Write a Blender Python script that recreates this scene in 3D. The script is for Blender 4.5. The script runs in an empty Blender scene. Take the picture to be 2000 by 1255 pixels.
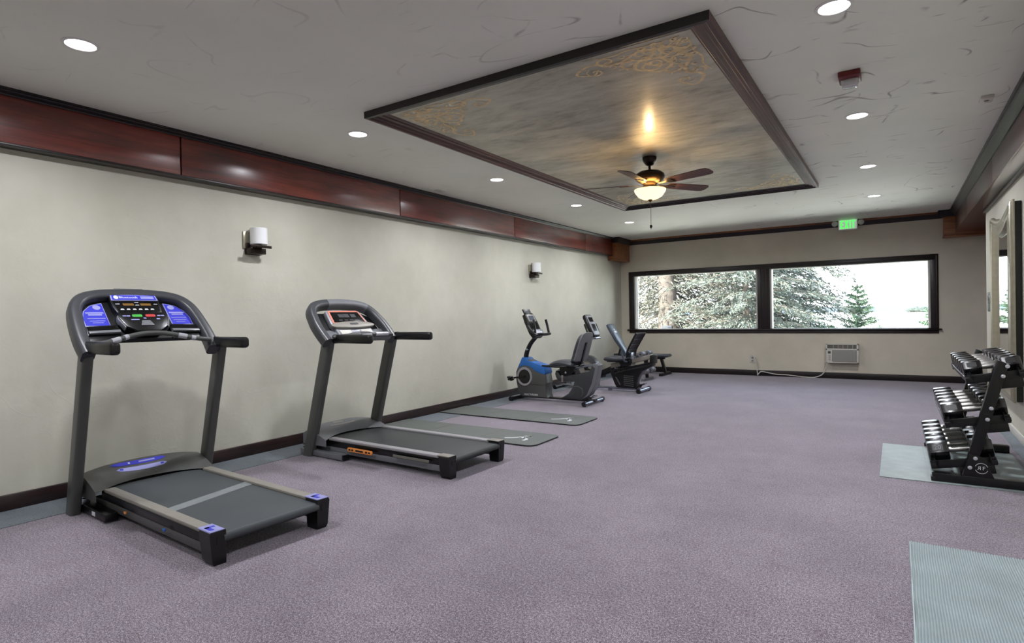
import bpy, bmesh, math, random
from mathutils import Vector, Matrix, noise
PI = math.pi
SC = bpy.context.scene
COL = SC.collection

# ------------------------------------------------------------------ camera
RES = (2000, 1255)
FPX = 1142.74
yaw, pit, rol = math.radians(33.3418), math.radians(-0.5924), math.radians(-1.1104)
F = Vector((-math.sin(yaw)*math.cos(pit), math.cos(yaw)*math.cos(pit), math.sin(pit)))
R0 = Vector((math.cos(yaw), math.sin(yaw), 0)); U0 = R0.cross(F)
RR = math.cos(rol)*R0 + math.sin(rol)*U0
UU = -math.sin(rol)*R0 + math.cos(rol)*U0
cam = bpy.data.cameras.new('camera'); cam.sensor_fit = 'HORIZONTAL'; cam.sensor_width = 36.0
cam.lens = 36.0*FPX/RES[0]; cam.clip_start = .05; cam.clip_end = 900
co = bpy.data.objects.new('camera', cam); COL.objects.link(co)
M = Matrix((RR, UU, -F)).transposed().to_4x4(); M.translation = Vector((4.8285, 0, 1.2))
co.matrix_world = M
SC.camera = co

# ------------------------------------------------------------------ world, sun, exposure
SC.view_settings.view_transform = 'Standard'; SC.view_settings.look = 'None'
SC.view_settings.gamma = 1.0; SC.view_settings.use_curve_mapping = False
SC.view_settings.exposure = 1.0
SC.cycles.use_denoising = True
SC.cycles.max_bounces = 12; SC.cycles.diffuse_bounces = 6; SC.cycles.glossy_bounces = 4
SC.cycles.sample_clamp_indirect = 6.0
SC.cycles.caustics_reflective = False; SC.cycles.caustics_refractive = False
W = bpy.data.worlds.new('sky'); SC.world = W; W.use_nodes = True
wn = W.node_tree.nodes; wl = W.node_tree.links
bg = wn['Background']
tc = wn.new('ShaderNodeTexCoord'); sx = wn.new('ShaderNodeSeparateXYZ'); rp = wn.new('ShaderNodeValToRGB')
wl.new(tc.outputs['Generated'], sx.inputs[0]); wl.new(sx.outputs['Z'], rp.inputs[0]); wl.new(rp.outputs[0], bg.inputs[0])
rp.color_ramp.elements[0].position = 0.0; rp.color_ramp.elements[0].color = (.94, .97, 1, 1)
rp.color_ramp.elements[1].position = 0.75; rp.color_ramp.elements[1].color = (.50, .68, 1, 1)
SKY = 3.2
bg.inputs[1].default_value = SKY
sun = bpy.data.lights.new('sun', 'SUN'); sun.energy = 15.0; sun.angle = .01; sun.color = (1, .93, .82)
so = bpy.data.objects.new('sun', sun); COL.objects.link(so)
so.rotation_euler = Vector((-.35, -.55, .78)).to_track_quat('Z', 'Y').to_euler()   # high sun behind the house, on the trees
DOWNLIGHT_W = 13.0
FAN_W = 12.0

# ------------------------------------------------------------------ helpers
def lin(c):
    c = c/255.0
    return c/12.92 if c <= .04045 else ((c+.055)/1.055)**2.4
def rgb(r, g, b): return (lin(r), lin(g), lin(b), 1)
MATS = {}
def mat(name, col, rough=.5, metal=0.0, spec=.5, coat=0.0, noise_amt=0.0, noise_scale=20, bump=0.0, bump_scale=80, emit=None, emit_s=0, alpha=None, trans=0):
    if name in MATS: return MATS[name]
    m = bpy.data.materials.new(name); m.use_nodes = True
    nt = m.node_tree; b = nt.nodes['Principled BSDF']
    b.inputs['Base Color'].default_value = col
    b.inputs['Roughness'].default_value = rough; b.inputs['Metallic'].default_value = metal
    b.inputs['Specular IOR Level'].default_value = spec
    b.inputs['Coat Weight'].default_value = coat
    if trans: b.inputs['Transmission Weight'].default_value = trans
    if emit: b.inputs['Emission Color'].default_value = emit; b.inputs['Emission Strength'].default_value = emit_s
    t = nt.nodes.new('ShaderNodeTexCoord')
    if noise_amt:
        n = nt.nodes.new('ShaderNodeTexNoise'); n.inputs['Scale'].default_value = noise_scale; n.inputs['Detail'].default_value = 4
        nt.links.new(t.outputs['Object'], n.inputs['Vector'])
        r = nt.nodes.new('ShaderNodeValToRGB')
        lo = tuple(max(0, c*(1-noise_amt)) for c in col[:3])+(1,); hi = tuple(min(1, c*(1+noise_amt)) for c in col[:3])+(1,)
        r.color_ramp.elements[0].color = lo; r.color_ramp.elements[1].color = hi
        r.color_ramp.elements[0].position = .3; r.color_ramp.elements[1].position = .7
        nt.links.new(n.outputs['Fac'], r.inputs[0]); nt.links.new(r.outputs[0], b.inputs['Base Color'])
    if bump:
        n = nt.nodes.new('ShaderNodeTexNoise'); n.inputs['Scale'].default_value = bump_scale; n.inputs['Detail'].default_value = 3
        nt.links.new(t.outputs['Object'], n.inputs['Vector'])
        bp = nt.nodes.new('ShaderNodeBump'); bp.inputs['Strength'].default_value = bump; bp.inputs['Distance'].default_value = .01
        nt.links.new(n.outputs['Fac'], bp.inputs['Height']); nt.links.new(bp.outputs[0], b.inputs['Normal'])
    MATS[name] = m
    return m
class NB:                      # small node-graph builder for the richer materials
    def __init__(s, name):
        s.m = bpy.data.materials.new(name); s.m.use_nodes = True; s.nt = s.m.node_tree; s.b = s.nt.nodes['Principled BSDF']; MATS[name] = s.m
        s.tc = s.n('ShaderNodeTexCoord')
    def n(s, t, **k):
        x = s.nt.nodes.new(t)
        for a, v in k.items(): setattr(x, a, v)
        return x
    def l(s, a, b): s.nt.links.new(a, b)
    def mapping(s, scale, rot=(0, 0, 0), src=None):
        m = s.n('ShaderNodeMapping'); m.inputs['Scale'].default_value = scale; m.inputs['Rotation'].default_value = rot
        s.l(src or s.tc.outputs['Object'], m.inputs['Vector']); return m.outputs[0]
    def noise(s, vec, scale, detail=3, rough=.5, dist=0):
        x = s.n('ShaderNodeTexNoise'); x.inputs['Scale'].default_value = scale; x.inputs['Detail'].default_value = detail
        x.inputs['Roughness'].default_value = rough; x.inputs['Distortion'].default_value = dist
        s.l(vec, x.inputs['Vector']); return x.outputs['Fac']
    def ramp(s, fac, stops):
        r = s.n('ShaderNodeValToRGB'); e = r.color_ramp.elements
        while len(e) < len(stops): e.new(.5)
        for i, (p, c) in enumerate(stops): e[i].position = p; e[i].color = c if len(c) == 4 else tuple(c)+(1,)
        s.l(fac, r.inputs[0]); return r.outputs[0]
    def math(s, op, a, b=None, clamp=False):
        x = s.n('ShaderNodeMath', operation=op, use_clamp=clamp)
        for i, v in enumerate((a, b)):
            if v is None: continue
            if isinstance(v, (int, float)): x.inputs[i].default_value = v
            else: s.l(v, x.inputs[i])
        return x.outputs[0]
    def mix(s, fac, a, b, mode='MIX'):
        x = s.n('ShaderNodeMix', data_type='RGBA', blend_type=mode)
        if isinstance(fac, (int, float)): x.inputs[0].default_value = fac
        else: s.l(fac, x.inputs[0])
        for i, v in ((6, a), (7, b)):
            if isinstance(v, tuple): x.inputs[i].default_value = v
            else: s.l(v, x.inputs[i])
        return x.outputs[2]
    def bump(s, h, strength, dist=.01):
        bp = s.n('ShaderNodeBump'); bp.inputs['Strength'].default_value = strength; bp.inputs['Distance'].default_value = dist
        s.l(h, bp.inputs['Height']); s.l(bp.outputs[0], s.b.inputs['Normal'])

I4 = Matrix.Identity(4)
def T(x, y, z): return Matrix.Translation((x, y, z))
def RX(d): return Matrix.Rotation(math.radians(d), 4, 'X')
def RY(d): return Matrix.Rotation(math.radians(d), 4, 'Y')
def RZ(d): return Matrix.Rotation(math.radians(d), 4, 'Z')
class MB:                      # mesh collector: shapes are added, build() links ONE object
    def __init__(s): s.v = []; s.f = []
    def add(s, vs, fs):
        o = len(s.v); s.v += [tuple(p) for p in vs]; s.f += [tuple(i+o for i in f) for f in fs]; return s
    def bm(s, b, M=I4):
        b.verts.index_update()
        vs = [M @ v.co for v in b.verts]; fs = [[v.index for v in f.verts] for f in b.faces]
        b.free(); return s.add(vs, fs)
    def box(s, c, d, M=I4, bev=0.0, seg=2):
        b = bmesh.new(); bmesh.ops.create_cube(b, size=1)
        bmesh.ops.scale(b, vec=d, verts=b.verts)
        if bev: bmesh.ops.bevel(b, geom=list(b.edges), offset=min(bev, min(d)*.49), segments=seg, profile=.5, affect='EDGES')
        bmesh.ops.translate(b, vec=c, verts=b.verts)
        return s.bm(b, M)
    def bx(s, x0, x1, y0, y1, z0, z1, bev=0.0, M=I4):
        return s.box(((x0+x1)/2, (y0+y1)/2, (z0+z1)/2), (abs(x1-x0), abs(y1-y0), abs(z1-z0)), M, bev)
    def prism(s, pts, h0, h1, fn, bev=0.0, seg=2):
        """outline pts (a,b) extruded h0..h1; fn(a,b,h)->xyz"""
        b = bmesh.new()
        n = len(pts)
        lo = [b.verts.new((p[0], p[1], h0)) for p in pts]; hi = [b.verts.new((p[0], p[1], h1)) for p in pts]
        fl = b.faces.new(lo[::-1]); fh = b.faces.new(hi)
        for i in range(n): b.faces.new((lo[i], lo[(i+1) % n], hi[(i+1) % n], hi[i]))
        bmesh.ops.recalc_face_normals(b, faces=b.faces)
        if bev:
            ed = [e for e in b.edges if (e.verts[0].co.z == e.verts[1].co.z)]
            bmesh.ops.bevel(b, geom=ed, offset=bev, segments=seg, profile=.5, affect='EDGES')
        big = [f for f in b.faces if len(f.verts) > 4]
        if big: bmesh.ops.triangulate(b, faces=big)
        b.verts.index_update()
        vs = [fn(*v.co) for v in b.verts]; fs = [[v.index for v in f.verts] for f in b.faces]; b.free()
        return s.add(vs, fs)
    def sweep(s, path, sec, N=None, closed=False, caps=True, scale=None):
        """section (a,b) along path; b along N (or parallel-transported frame)"""
        path = [Vector(p) for p in path]; n = len(path); k = len(sec); vs = []; fs = []
        tang = []
        for i in range(n):
            a = path[(i-1) % n] if closed or i else path[0]; c = path[(i+1) % n] if closed or i < n-1 else path[-1]
            tang.append((c-a).normalized())
        if N is None:
            t0 = tang[0]; up = Vector((0, 0, 1)) if abs(t0.z) < .9 else Vector((1, 0, 0))
            cur = (up - t0*up.dot(t0)).normalized()
        for i in range(n):
            t = tang[i]
            if N is None:
                cur = (cur - t*cur.dot(t)).normalized(); nn = cur
            else:
                nn = Vector(N); nn = (nn - t*nn.dot(t)).normalized()
            sd = t.cross(nn)
            m = 1.0
            if N is not None and (closed or 0 < i < n-1):
                a = path[(i-1) % n]; d1 = (path[i]-a).normalized()
                m = 1/max(.5, d1.dot(t))
            sc = scale[i] if scale else 1.0
            for (p, q) in sec: vs.append(path[i] + sd*p*m*sc + nn*q*sc)
        for i in range(n if closed else n-1):
            j = (i+1) % n
            for q in range(k):
                r = (q+1) % k
                fs.append((i*k+q, i*k+r, j*k+r, j*k+q))
        if caps and not closed:
            fs.append(tuple(range(k))[::-1]); fs.append(tuple((n-1)*k+q for q in range(k)))
        return s.add(vs, fs)
    def tube(s, path, r, n=10, closed=False, scale=None):
        return s.sweep(path, [(r*math.cos(2*PI*i/n), r*math.sin(2*PI*i/n)) for i in range(n)], None, closed, True, scale)
    def lathe(s, prof, M=I4, n=24, a0=0, a1=2*PI):
        full = abs(a1-a0-2*PI) < 1e-6; k = len(prof); vs = []; fs = []; m = n if full else n+1
        for i in range(m):
            a = a0+(a1-a0)*i/n
            for (r, z) in prof: vs.append(M @ Vector((r*math.cos(a), r*math.sin(a), z)))
        for i in range(n):
            j = (i+1) % m
            for q in range(k-1):
                if prof[q][0] < 1e-6 and prof[q+1][0] < 1e-6: continue
                fs.append((i*k+q, j*k+q, j*k+q+1, i*k+q+1))
        return s.add(vs, fs)
    def cyl(s, p0, p1, r, n=16, r1=None):
        p0 = Vector(p0); p1 = Vector(p1); d = p1-p0
        M = Matrix.Translation(p0) @ d.to_track_quat('Z', 'Y').to_matrix().to_4x4()
        r1 = r if r1 is None else r1
        return s.lathe([(0, 0), (r, 0), (r1, d.length), (0, d.length)], M, n)
    def grid(s, fn, nu, nv):
        vs = [fn(i/nu, j/nv) for i in range(nu+1) for j in range(nv+1)]; w = nv+1
        fs = [(i*w+j, (i+1)*w+j, (i+1)*w+j+1, i*w+j+1) for i in range(nu) for j in range(nv)]
        return s.add(vs, fs)
    def text(s, body, size, M, ext=.0006, align='CENTER'):
        cu = bpy.data.curves.new('t', 'FONT'); cu.body = body; cu.size = size; cu.align_x = align; cu.align_y = 'CENTER'; cu.extrude = ext; cu.resolution_u = 3
        o = bpy.data.objects.new('t', cu); COL.objects.link(o)
        me = bpy.data.meshes.new_from_object(o.evaluated_get(bpy.context.evaluated_depsgraph_get()))
        s.add([M @ v.co for v in me.vertices], [tuple(p.vertices) for p in me.polygons])
        bpy.data.objects.remove(o); bpy.data.meshes.remove(me); bpy.data.curves.remove(cu)
        return s
    def build(s, name, m, parent=None, smooth=35, merge=True):
        me = bpy.data.meshes.new(name)
        me.from_pydata(s.v, [], s.f)
        if merge:
            b = bmesh.new(); b.from_mesh(me)
            bmesh.ops.remove_doubles(b, verts=b.verts, dist=1e-5)
            bmesh.ops.recalc_face_normals(b, faces=b.faces); b.to_mesh(me); b.free()
        me.materials.append(m if not isinstance(m, str) else MATS[m])
        if smooth:
            me.polygons.foreach_set('use_smooth', [True]*len(me.polygons)); me.set_sharp_from_angle(angle=math.radians(smooth))
        me.update()
        o = bpy.data.objects.new(name, me); COL.objects.link(o)
        if parent: o.parent = parent
        return o
def spline(pts, n=6, closed=False):
    P = [Vector(p) for p in pts]; out = []; m = len(P)
    for i in range(m if closed else m-1):
        if closed: a, b, c, d = P[(i-1) % m], P[i], P[(i+1) % m], P[(i+2) % m]
        else: a, b, c, d = P[max(i-1, 0)], P[i], P[i+1], P[min(i+2, m-1)]
        for k in range(n):
            t = k/n; t2 = t*t; t3 = t2*t
            out.append(.5*((2*b)+(c-a)*t+(2*a-5*b+4*c-d)*t2+(3*b-a-3*c+d)*t3))
    if not closed: out.append(P[-1])
    return out
def spl2(pts, n=6, closed=True): return [(p.x, p.y) for p in spline([(a, b, 0) for a, b in pts], n, closed)]
def rrect(w, h, r, n=4):
    out = []
    for cx, cy, a0 in ((w/2-r, h/2-r, 0), (-w/2+r, h/2-r, 90), (-w/2+r, -h/2+r, 180), (w/2-r, -h/2+r, 270)):
        for i in range(n+1):
            a = math.radians(a0+90*i/n); out.append((cx+r*math.cos(a), cy+r*math.sin(a)))
    return out
def XZ(a, b, h): return (a, h, b)      # outline in x,z extruded along y
def XY(a, b, h): return (a, b, h)
def YZ(a, b, h): return (h, a, b)
def thing(name, label, cat, loc=(0, 0, 0), rz=0, group=None):
    o = bpy.data.objects.new(name, None); COL.objects.link(o); o.location = loc; o.rotation_euler = (0, 0, math.radians(rz)); o.empty_display_size = .1
    return tag(o, label, cat, group)
def tag(o, label, cat, group=None):
    o['label'] = label; o['category'] = cat
    if group: o['group'] = group
    return o
def struct(o): o['kind'] = 'structure'; return o
def stuff(o): o['kind'] = 'stuff'; return o
def plab(o, label): o['label'] = label; return o

# ------------------------------------------------------------------ materials
def wall_material(name, c0, c1):
    g = NB(name); v = g.tc.outputs['Object']
    a = g.noise(v, 1.3, 5, .6); col = g.ramp(a, [(.3, c0), (.7, c1)])
    f = g.noise(v, 9, 4, .6, .6)
    w = g.noise(g.mapping((1, .55, 1.3)), 3.2, 2, .5, 1.2)
    ln = g.math('SUBTRACT', 1, g.math('MULTIPLY', g.math('ABSOLUTE', g.math('SUBTRACT', w, .5)), 55), True)
    mk = g.math('MULTIPLY', g.math('SUBTRACT', g.noise(v, 2.1, 2), .5), 6, True)
    ridge = g.math('MULTIPLY', ln, mk)
    g.l(col, g.b.inputs['Base Color'])
    g.bump(g.math('ADD', g.math('MULTIPLY', f, .6), g.math('MULTIPLY', ridge, .16)), .18, .02)
    g.b.inputs['Roughness'].default_value = .62
    g.b.inputs['Specular IOR Level'].default_value = .35
    return g.m
wall_material('plaster', rgb(190, 188, 173)[:3], rgb(207, 205, 191)[:3])
wall_material('plaster_far', rgb(200, 194, 178)[:3], rgb(216, 209, 193)[:3])
def ceiling_material():
    g = NB('ceiling_plaster'); v = g.tc.outputs['Object']
    col = g.ramp(g.noise(v, .9, 4, .6), [(.3, rgb(231, 233, 223)), (.7, rgb(241, 242, 234))])
    lines = None
    for (sc, rot, th, ms) in (((1.0, .8, 1), .5, 120, 2.6), ((.6, 1.3, 1), -.4, 110, 3.2)):
        w = g.noise(g.mapping(sc, (0, 0, rot)), 2.2, .8, .4, .35)
        ln = g.math('SUBTRACT', 1, g.math('MULTIPLY', g.math('ABSOLUTE', g.math('SUBTRACT', w, .5)), th), True)
        mk = g.math('MULTIPLY', g.math('SUBTRACT', g.noise(g.mapping((1, 1, 1), (0, 0, 1+rot)), ms, 3), .54), 12, True)
        x = g.math('MULTIPLY', ln, mk); lines = x if lines is None else g.math('MAXIMUM', lines, x)
    st = g.noise(g.mapping((2.2, 14, 1), (0, 0, .35)), 1.6, 3, .6)      # short trowel dashes
    dash = g.math('MULTIPLY', g.math('SUBTRACT', st, .70), 14, True)
    lines = g.math('MAXIMUM', lines, g.math('MULTIPLY', dash, .8))
    # the worn trowel marks show most over the aisle side of the room
    sp = g.n('ShaderNodeSeparateXYZ'); g.l(v, sp.inputs[0])
    amt = g.math('ADD', g.math('MULTIPLY', g.math('SUBTRACT', sp.outputs['X'], 2.2), .35, True), .22, True)
    lines = g.math('MULTIPLY', lines, amt)
    col = g.mix(g.math('MULTIPLY', lines, .75), col, rgb(92, 88, 84))
    g.l(col, g.b.inputs['Base Color']); g.b.inputs['Roughness'].default_value = .55
    g.b.inputs['Specular IOR Level'].default_value = .4
    g.bump(g.math('ADD', g.noise(v, 7, 4, .6, .5), lines), .12, .015)
ceiling_material()
def carpet_material(name, dark, mid, light):
    g = NB(name); v = g.tc.outputs['Object']
    a = g.math('ADD', g.math('MULTIPLY', g.noise(v, 330, 1, .8), .6), g.math('MULTIPLY', g.noise(v, 95, 3, .8), .4)); big = g.noise(v, 1.6, 4, .6)
    f = g.math('ADD', a, g.math('MULTIPLY', g.math('SUBTRACT', big, .5), .07))
    col = g.ramp(f, [(.40, dark), (.5, mid), (.60, light)])
    red = g.math('MULTIPLY', g.math('SUBTRACT', g.noise(v, 11, 4, .7), .5), 2.2, True)
    col = g.mix(red, col, (.62, .45, .50, 1), 'MULTIPLY')
    g.l(col, g.b.inputs['Base Color']); g.b.inputs['Roughness'].default_value = .85
    g.b.inputs['Sheen Weight'].default_value = .45; g.b.inputs['Sheen Tint'].default_value = (.86, .88, 1, 1); g.b.inputs['Sheen Roughness'].default_value = .5
    g.b.inputs['Specular IOR Level'].default_value = .25
carpet_material('carpet', rgb(33, 25, 30), rgb(91, 79, 87), rgb(198, 185, 198))
carpet_material('carpet_border', rgb(40, 50, 54), rgb(78, 90, 94), rgb(112, 124, 128))
def wood_material(name, c0, c1, c2, axis, rough=.3, coat=.6):
    g = NB(name)
    sc = {'y': (14, .9, 14), 'x': (.9, 14, 14), 'z': (14, 14, .9)}[axis]
    n1 = g.noise(g.mapping(sc), 1.6, 5, .65, .8); n2 = g.noise(g.mapping(tuple(q*5 for q in sc)), 2, 2)
    big = g.noise(g.tc.outputs['Object'], 1.4, 3)
    f = g.math('ADD', g.math('MULTIPLY', n1, .6), g.math('ADD', g.math('MULTIPLY', big, .45), g.math('MULTIPLY', n2, .1)))
    g.l(g.ramp(f, [(.38, c0), (.56, c1), (.74, c2)]), g.b.inputs['Base Color'])
    g.b.inputs['Roughness'].default_value = rough; g.b.inputs['Coat Weight'].default_value = coat; g.b.inputs['Coat Roughness'].default_value = .25; g.b.inputs['Coat IOR'].default_value = 1.6
    g.bump(n2, .03, .003)
wood_material('cherry', rgb(50, 10, 8), rgb(104, 28, 20), rgb(138, 50, 36), 'y', .34, 1.0)
wood_material('cherry_gloss', rgb(50, 10, 8), rgb(104, 28, 20), rgb(138, 50, 36), 'y', .2, 1.0)
MATS['cherry_gloss'].node_tree.nodes['Principled BSDF'].inputs['Coat Roughness'].default_value = .12
wood_material('cherry_matte', rgb(34, 16, 14), rgb(66, 36, 30), rgb(88, 54, 44), 'y', .45, .25)
wood_material('dark_wood', rgb(12, 6, 7), rgb(24, 12, 13), rgb(38, 21, 20), 'x', .4, .12)
wood_material('dark_wood_y', rgb(20, 10, 11), rgb(36, 19, 19), rgb(54, 30, 28), 'y', .33, .4)
wood_material('frame_wood', rgb(48, 24, 21), rgb(76, 42, 37), rgb(104, 64, 56), 'y', .42, .1)
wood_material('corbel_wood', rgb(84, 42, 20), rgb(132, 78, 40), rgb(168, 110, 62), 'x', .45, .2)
wood_material('blade_wood', rgb(54, 30, 20), rgb(88, 54, 38), rgb(110, 72, 52), 'x', .4, .2)
def panel_material():
    g = NB('bronze_panel'); v = g.tc.outputs['Object']
    a = g.noise(g.mapping((.8, 2.0, 1), (0, 0, .12)), 1.8, 7, .68, .5)
    b_ = g.noise(g.mapping((3.2, 9, 1), (0, 0, .12)), 1.6, 5, .72)
    f = g.math('ADD', g.math('MULTIPLY', a, .65), g.math('MULTIPLY', b_, .4))
    g.l(g.ramp(f, [(.32, rgb(130, 124, 110)), (.5, rgb(184, 180, 164)), (.66, rgb(208, 205, 190))]), g.b.inputs['Base Color'])
    g.b.inputs['Metallic'].default_value = .5; g.b.inputs['Roughness'].default_value = .6; g.b.inputs['Coat Weight'].default_value = .3; g.b.inputs['Coat Roughness'].default_value = .2
    g.bump(f, .05, .02)
panel_material()
mat('gold_stencil', rgb(222, 198, 150), .45, .1, noise_amt=.2, noise_scale=30)
mat('black_plastic', rgb(16, 17, 19), .36, bump=.05, bump_scale=300)
mat('satin_black', rgb(7, 7, 9), .3)
mat('dark_gray', rgb(58, 60, 64), .38, noise_amt=.06, noise_scale=12)
mat('mid_gray', rgb(108, 110, 114), .36)
mat('graphite', rgb(78, 79, 77), .34)
mat('rail_gray', rgb(140, 136, 128), .45, .15, noise_amt=.05)
mat('silver_rail', rgb(158, 156, 160), .38, .2)
mat('belt_rubber', rgb(62, 68, 71), .55, noise_amt=.10, noise_scale=3, bump=.15, bump_scale=400)
mat('belt_black', rgb(44, 48, 50), .5, noise_amt=.12, noise_scale=3, bump=.15, bump_scale=400)
mat('belt_stripe', rgb(122, 128, 130), .5, noise_amt=.1, noise_scale=14)
mat('label_blue', rgb(52, 56, 190), .4)
mat('label_white', rgb(226, 228, 236), .4)
mat('label_lilac', rgb(150, 152, 206), .4)
mat('display_black', rgb(10, 10, 12), .15)
mat('amber', rgb(120, 86, 30), .4); mat('start_green', rgb(70, 170, 70), .4); mat('stop_red', rgb(190, 62, 62), .4)
mat('orange_plastic', rgb(240, 150, 70), .4)
mat('salmon', rgb(206, 128, 110), .4)
mat('chrome', rgb(205, 207, 214), .2, .5)
mat('steel_tube', rgb(150, 156, 170), .25, .9)
mat('handle_steel', rgb(158, 156, 152), .3, .9, noise_amt=.1, noise_scale=60)
mat('console_gray', rgb(150, 152, 158), .4, .3)
mat('bike_blue', rgb(42, 106, 182), .38)
mat('white_print', rgb(220, 222, 226), .5)
mat('seat_vinyl', rgb(52, 54, 60), .42, bump=.1, bump_scale=200)
mat('pad_vinyl', rgb(66, 76, 88), .3)
mat('yoga_mat', rgb(100, 105, 102), .6, noise_amt=.06, noise_scale=4, bump=.2, bump_scale=220)
mat('yoga_mat_edge', rgb(16, 17, 18), .6)
mat('silver_mat', rgb(164, 177, 180), .42, .1, noise_amt=.08, noise_scale=5)
mat('rubber_mat', rgb(136, 147, 147), .5, noise_amt=.12, noise_scale=9, bump=.1, bump_scale=60)
mat('rubber_hex', rgb(12, 12, 15), .24, spec=.9)
mat('white_trim', rgb(206, 204, 196), .4)
mat('white_plastic', rgb(206, 203, 195), .45)
mat('vent_gray', rgb(112, 110, 102), .5)
mat('grille_gray', rgb(150, 148, 142), .5)
mat('alarm_red', rgb(96, 16, 18), .35)
mat('clear_lens', rgb(200, 200, 202), .12, 0, .6)
mat('lamp_white', rgb(255, 255, 255), .5, emit=(1, .97, .98, 1), emit_s=6.0)
mat('trim_ring', rgb(224, 222, 220), .4)
mat('bronze', rgb(60, 46, 32), .32, .8)
mat('bronze_dark', rgb(44, 34, 30), .35, .6)
mat('bowl_glass', rgb(244, 226, 176), .35, emit=(1, .72, .32, 1), emit_s=1.1)
mat('shade_glass', rgb(236, 237, 238), .35, spec=.4)
mat('exit_green', rgb(40, 190, 60), .5, emit=(.06, .62, .08, 1), emit_s=.9)
mat('exit_face', rgb(188, 200, 186), .5, emit=(.5, .62, .5, 1), emit_s=.25)
mat('pewter', rgb(168, 162, 142), .28, .55, noise_amt=.08, noise_scale=20)
mat('mirror_glass', rgb(235, 238, 236), .015, 1.0)
mat('switch_gray', rgb(76, 80, 84), .4)
mat('bark', rgb(90, 82, 75), .9, noise_amt=.3, noise_scale=9, bump=1, bump_scale=14)
mat('needles', rgb(88, 96, 87), .8, noise_amt=.25, noise_scale=1.2)
mat('needles_warm', rgb(100, 100, 90), .8, noise_amt=.25, noise_scale=1.2)
mat('needles_light', rgb(76, 100, 76), .8, noise_amt=.3, noise_scale=2)
mat('dry_grass', rgb(222, 222, 210), .9, noise_amt=.12, noise_scale=.08)
mat('hedge', rgb(60, 68, 62), .9, noise_amt=.3, noise_scale=2)
mat('hill', rgb(72, 82, 92), .9, noise_amt=.05, noise_scale=.02)
def glass_material():
    m = bpy.data.materials.new('window_glass'); m.use_nodes = True; nt = m.node_tree; nt.nodes.clear()
    o = nt.nodes.new('ShaderNodeOutputMaterial'); mx = nt.nodes.new('ShaderNodeMixShader'); tr = nt.nodes.new('ShaderNodeBsdfTransparent'); gl = nt.nodes.new('ShaderNodeBsdfGlossy')
    fr = nt.nodes.new('ShaderNodeFresnel'); fr.inputs[0].default_value = 1.35
    tr.inputs[0].default_value = (.97, .985, .98, 1); gl.inputs['Roughness'].default_value = 0.02
    nt.links.new(fr.outputs[0], mx.inputs[0]); nt.links.new(tr.outputs[0], mx.inputs[1]); nt.links.new(gl.outputs[0], mx.inputs[2]); nt.links.new(mx.outputs[0], o.inputs[0])
    MATS['window_glass'] = m
glass_material()
# ------------------------------------------------------------------ room shell
H = 2.7046; D = 11.5285; XR = 5.735; YB = -3.2; BZ = 2.352; XA = 8.2
o = MB().bx(-.2, XA, YB-.2, D+.2, -.2, 0).build('floor', 'carpet'); fl = struct(o)
st = MB().bx(.0, .40, YB, D, 0, .003).build('carpet_border', 'carpet_border', fl); plab(st, 'dark teal carpet border along the long wall')
st = MB().bx(5.634, XR, YB, 9.05, 0, .003).build('carpet_border', 'carpet_border', fl)
struct(MB().bx(-.2, XA, YB-.2, D+.2, H, H+.25).build('ceiling', 'ceiling_plaster'))
struct(MB().bx(-.2, 0, YB-.2, D+.2, 0, H).build('wall_left', 'plaster'))
WX0, WX1, WZ0, WZ1 = .286, 5.285, .8607, 1.962
m = MB()
m.bx(0, WX0, D, D+.2, 0, H); m.bx(WX1, XA, D, D+.2, 0, H); m.bx(WX0, WX1, D, D+.2, 0, WZ0); m.bx(WX0, WX1, D, D+.2, WZ1, H)
struct(m.build('wall_far', 'plaster_far'))
struct(MB().bx(XR, XR+.2, YB, 9.05, 0, H).build('wall_right', 'plaster'))
m = MB(); m.bx(XA-.2, XA, 7.0, D, 0, H); m.bx(XR+.2, XA-.2, 6.9, 7.0, 0, H)
struct(m.build('wall_alcove', 'plaster_far'))
m = MB().bx(0, XR+.2, YB-.2, YB, 0, H)
struct(m.build('wall_back', 'plaster'))
# baseboards with a rounded top edge
struct(MB().bx(0, .02, YB, D, 0, .105, .006).build('baseboard_left', 'dark_wood_y'))
struct(MB().bx(.02, XA-.2, D-.02, D, 0, .105, .006).build('baseboard_far', 'dark_wood'))
struct(MB().bx(XR-.016, XR, YB, 9.05, 0, .075, .005).build('baseboard_right', 'white_trim'))
# left wood frieze: backing, panels with recessed joints, bottom bead
t = MB().bx(0, .082, YB, 10.88, BZ+.012, H).build('trim_1', 'dark_wood_y'); struct(t)
ys = [YB, -2.42, .03, 2.458, 4.91, 7.31, 9.69, 10.88]
for a, b in zip(ys, ys[1:]): MB().bx(.08, .1, a+.006, b-.006, BZ+.012, H-.02, .003).build('frieze_panel', 'cherry', t)
MB().bx(0, .106, YB, 10.88, BZ-.006, BZ+.012, .004).build('bottom_bead', 'dark_wood', t)
# right wood frieze, spanning the opening beside the far wall
t = MB().bx(5.615, XR+.2, YB, 11.35, BZ+.01, H).build('trim_2', 'dark_wood_y'); struct(t)
ys = [YB, -2.6, -.1, 2.3, 4.75, 7.168, 9.575, 11.35]
for a, b in zip(ys, ys[1:]): MB().bx(5.597, 5.617, a+.005, b-.005, BZ+.01, H-.07, .003).build('frieze_panel', 'cherry_matte', t)
MB().bx(5.59, XR+.2, YB, 11.35, BZ-.006, BZ+.01, .004).build('soffit_board', 'cherry_gloss', t)
MB().bx(XR-.03, XR+.001, YB, 9.05, BZ-.03, BZ-.005, .008).build('scotia_bead', 'dark_wood_y', t)
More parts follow.
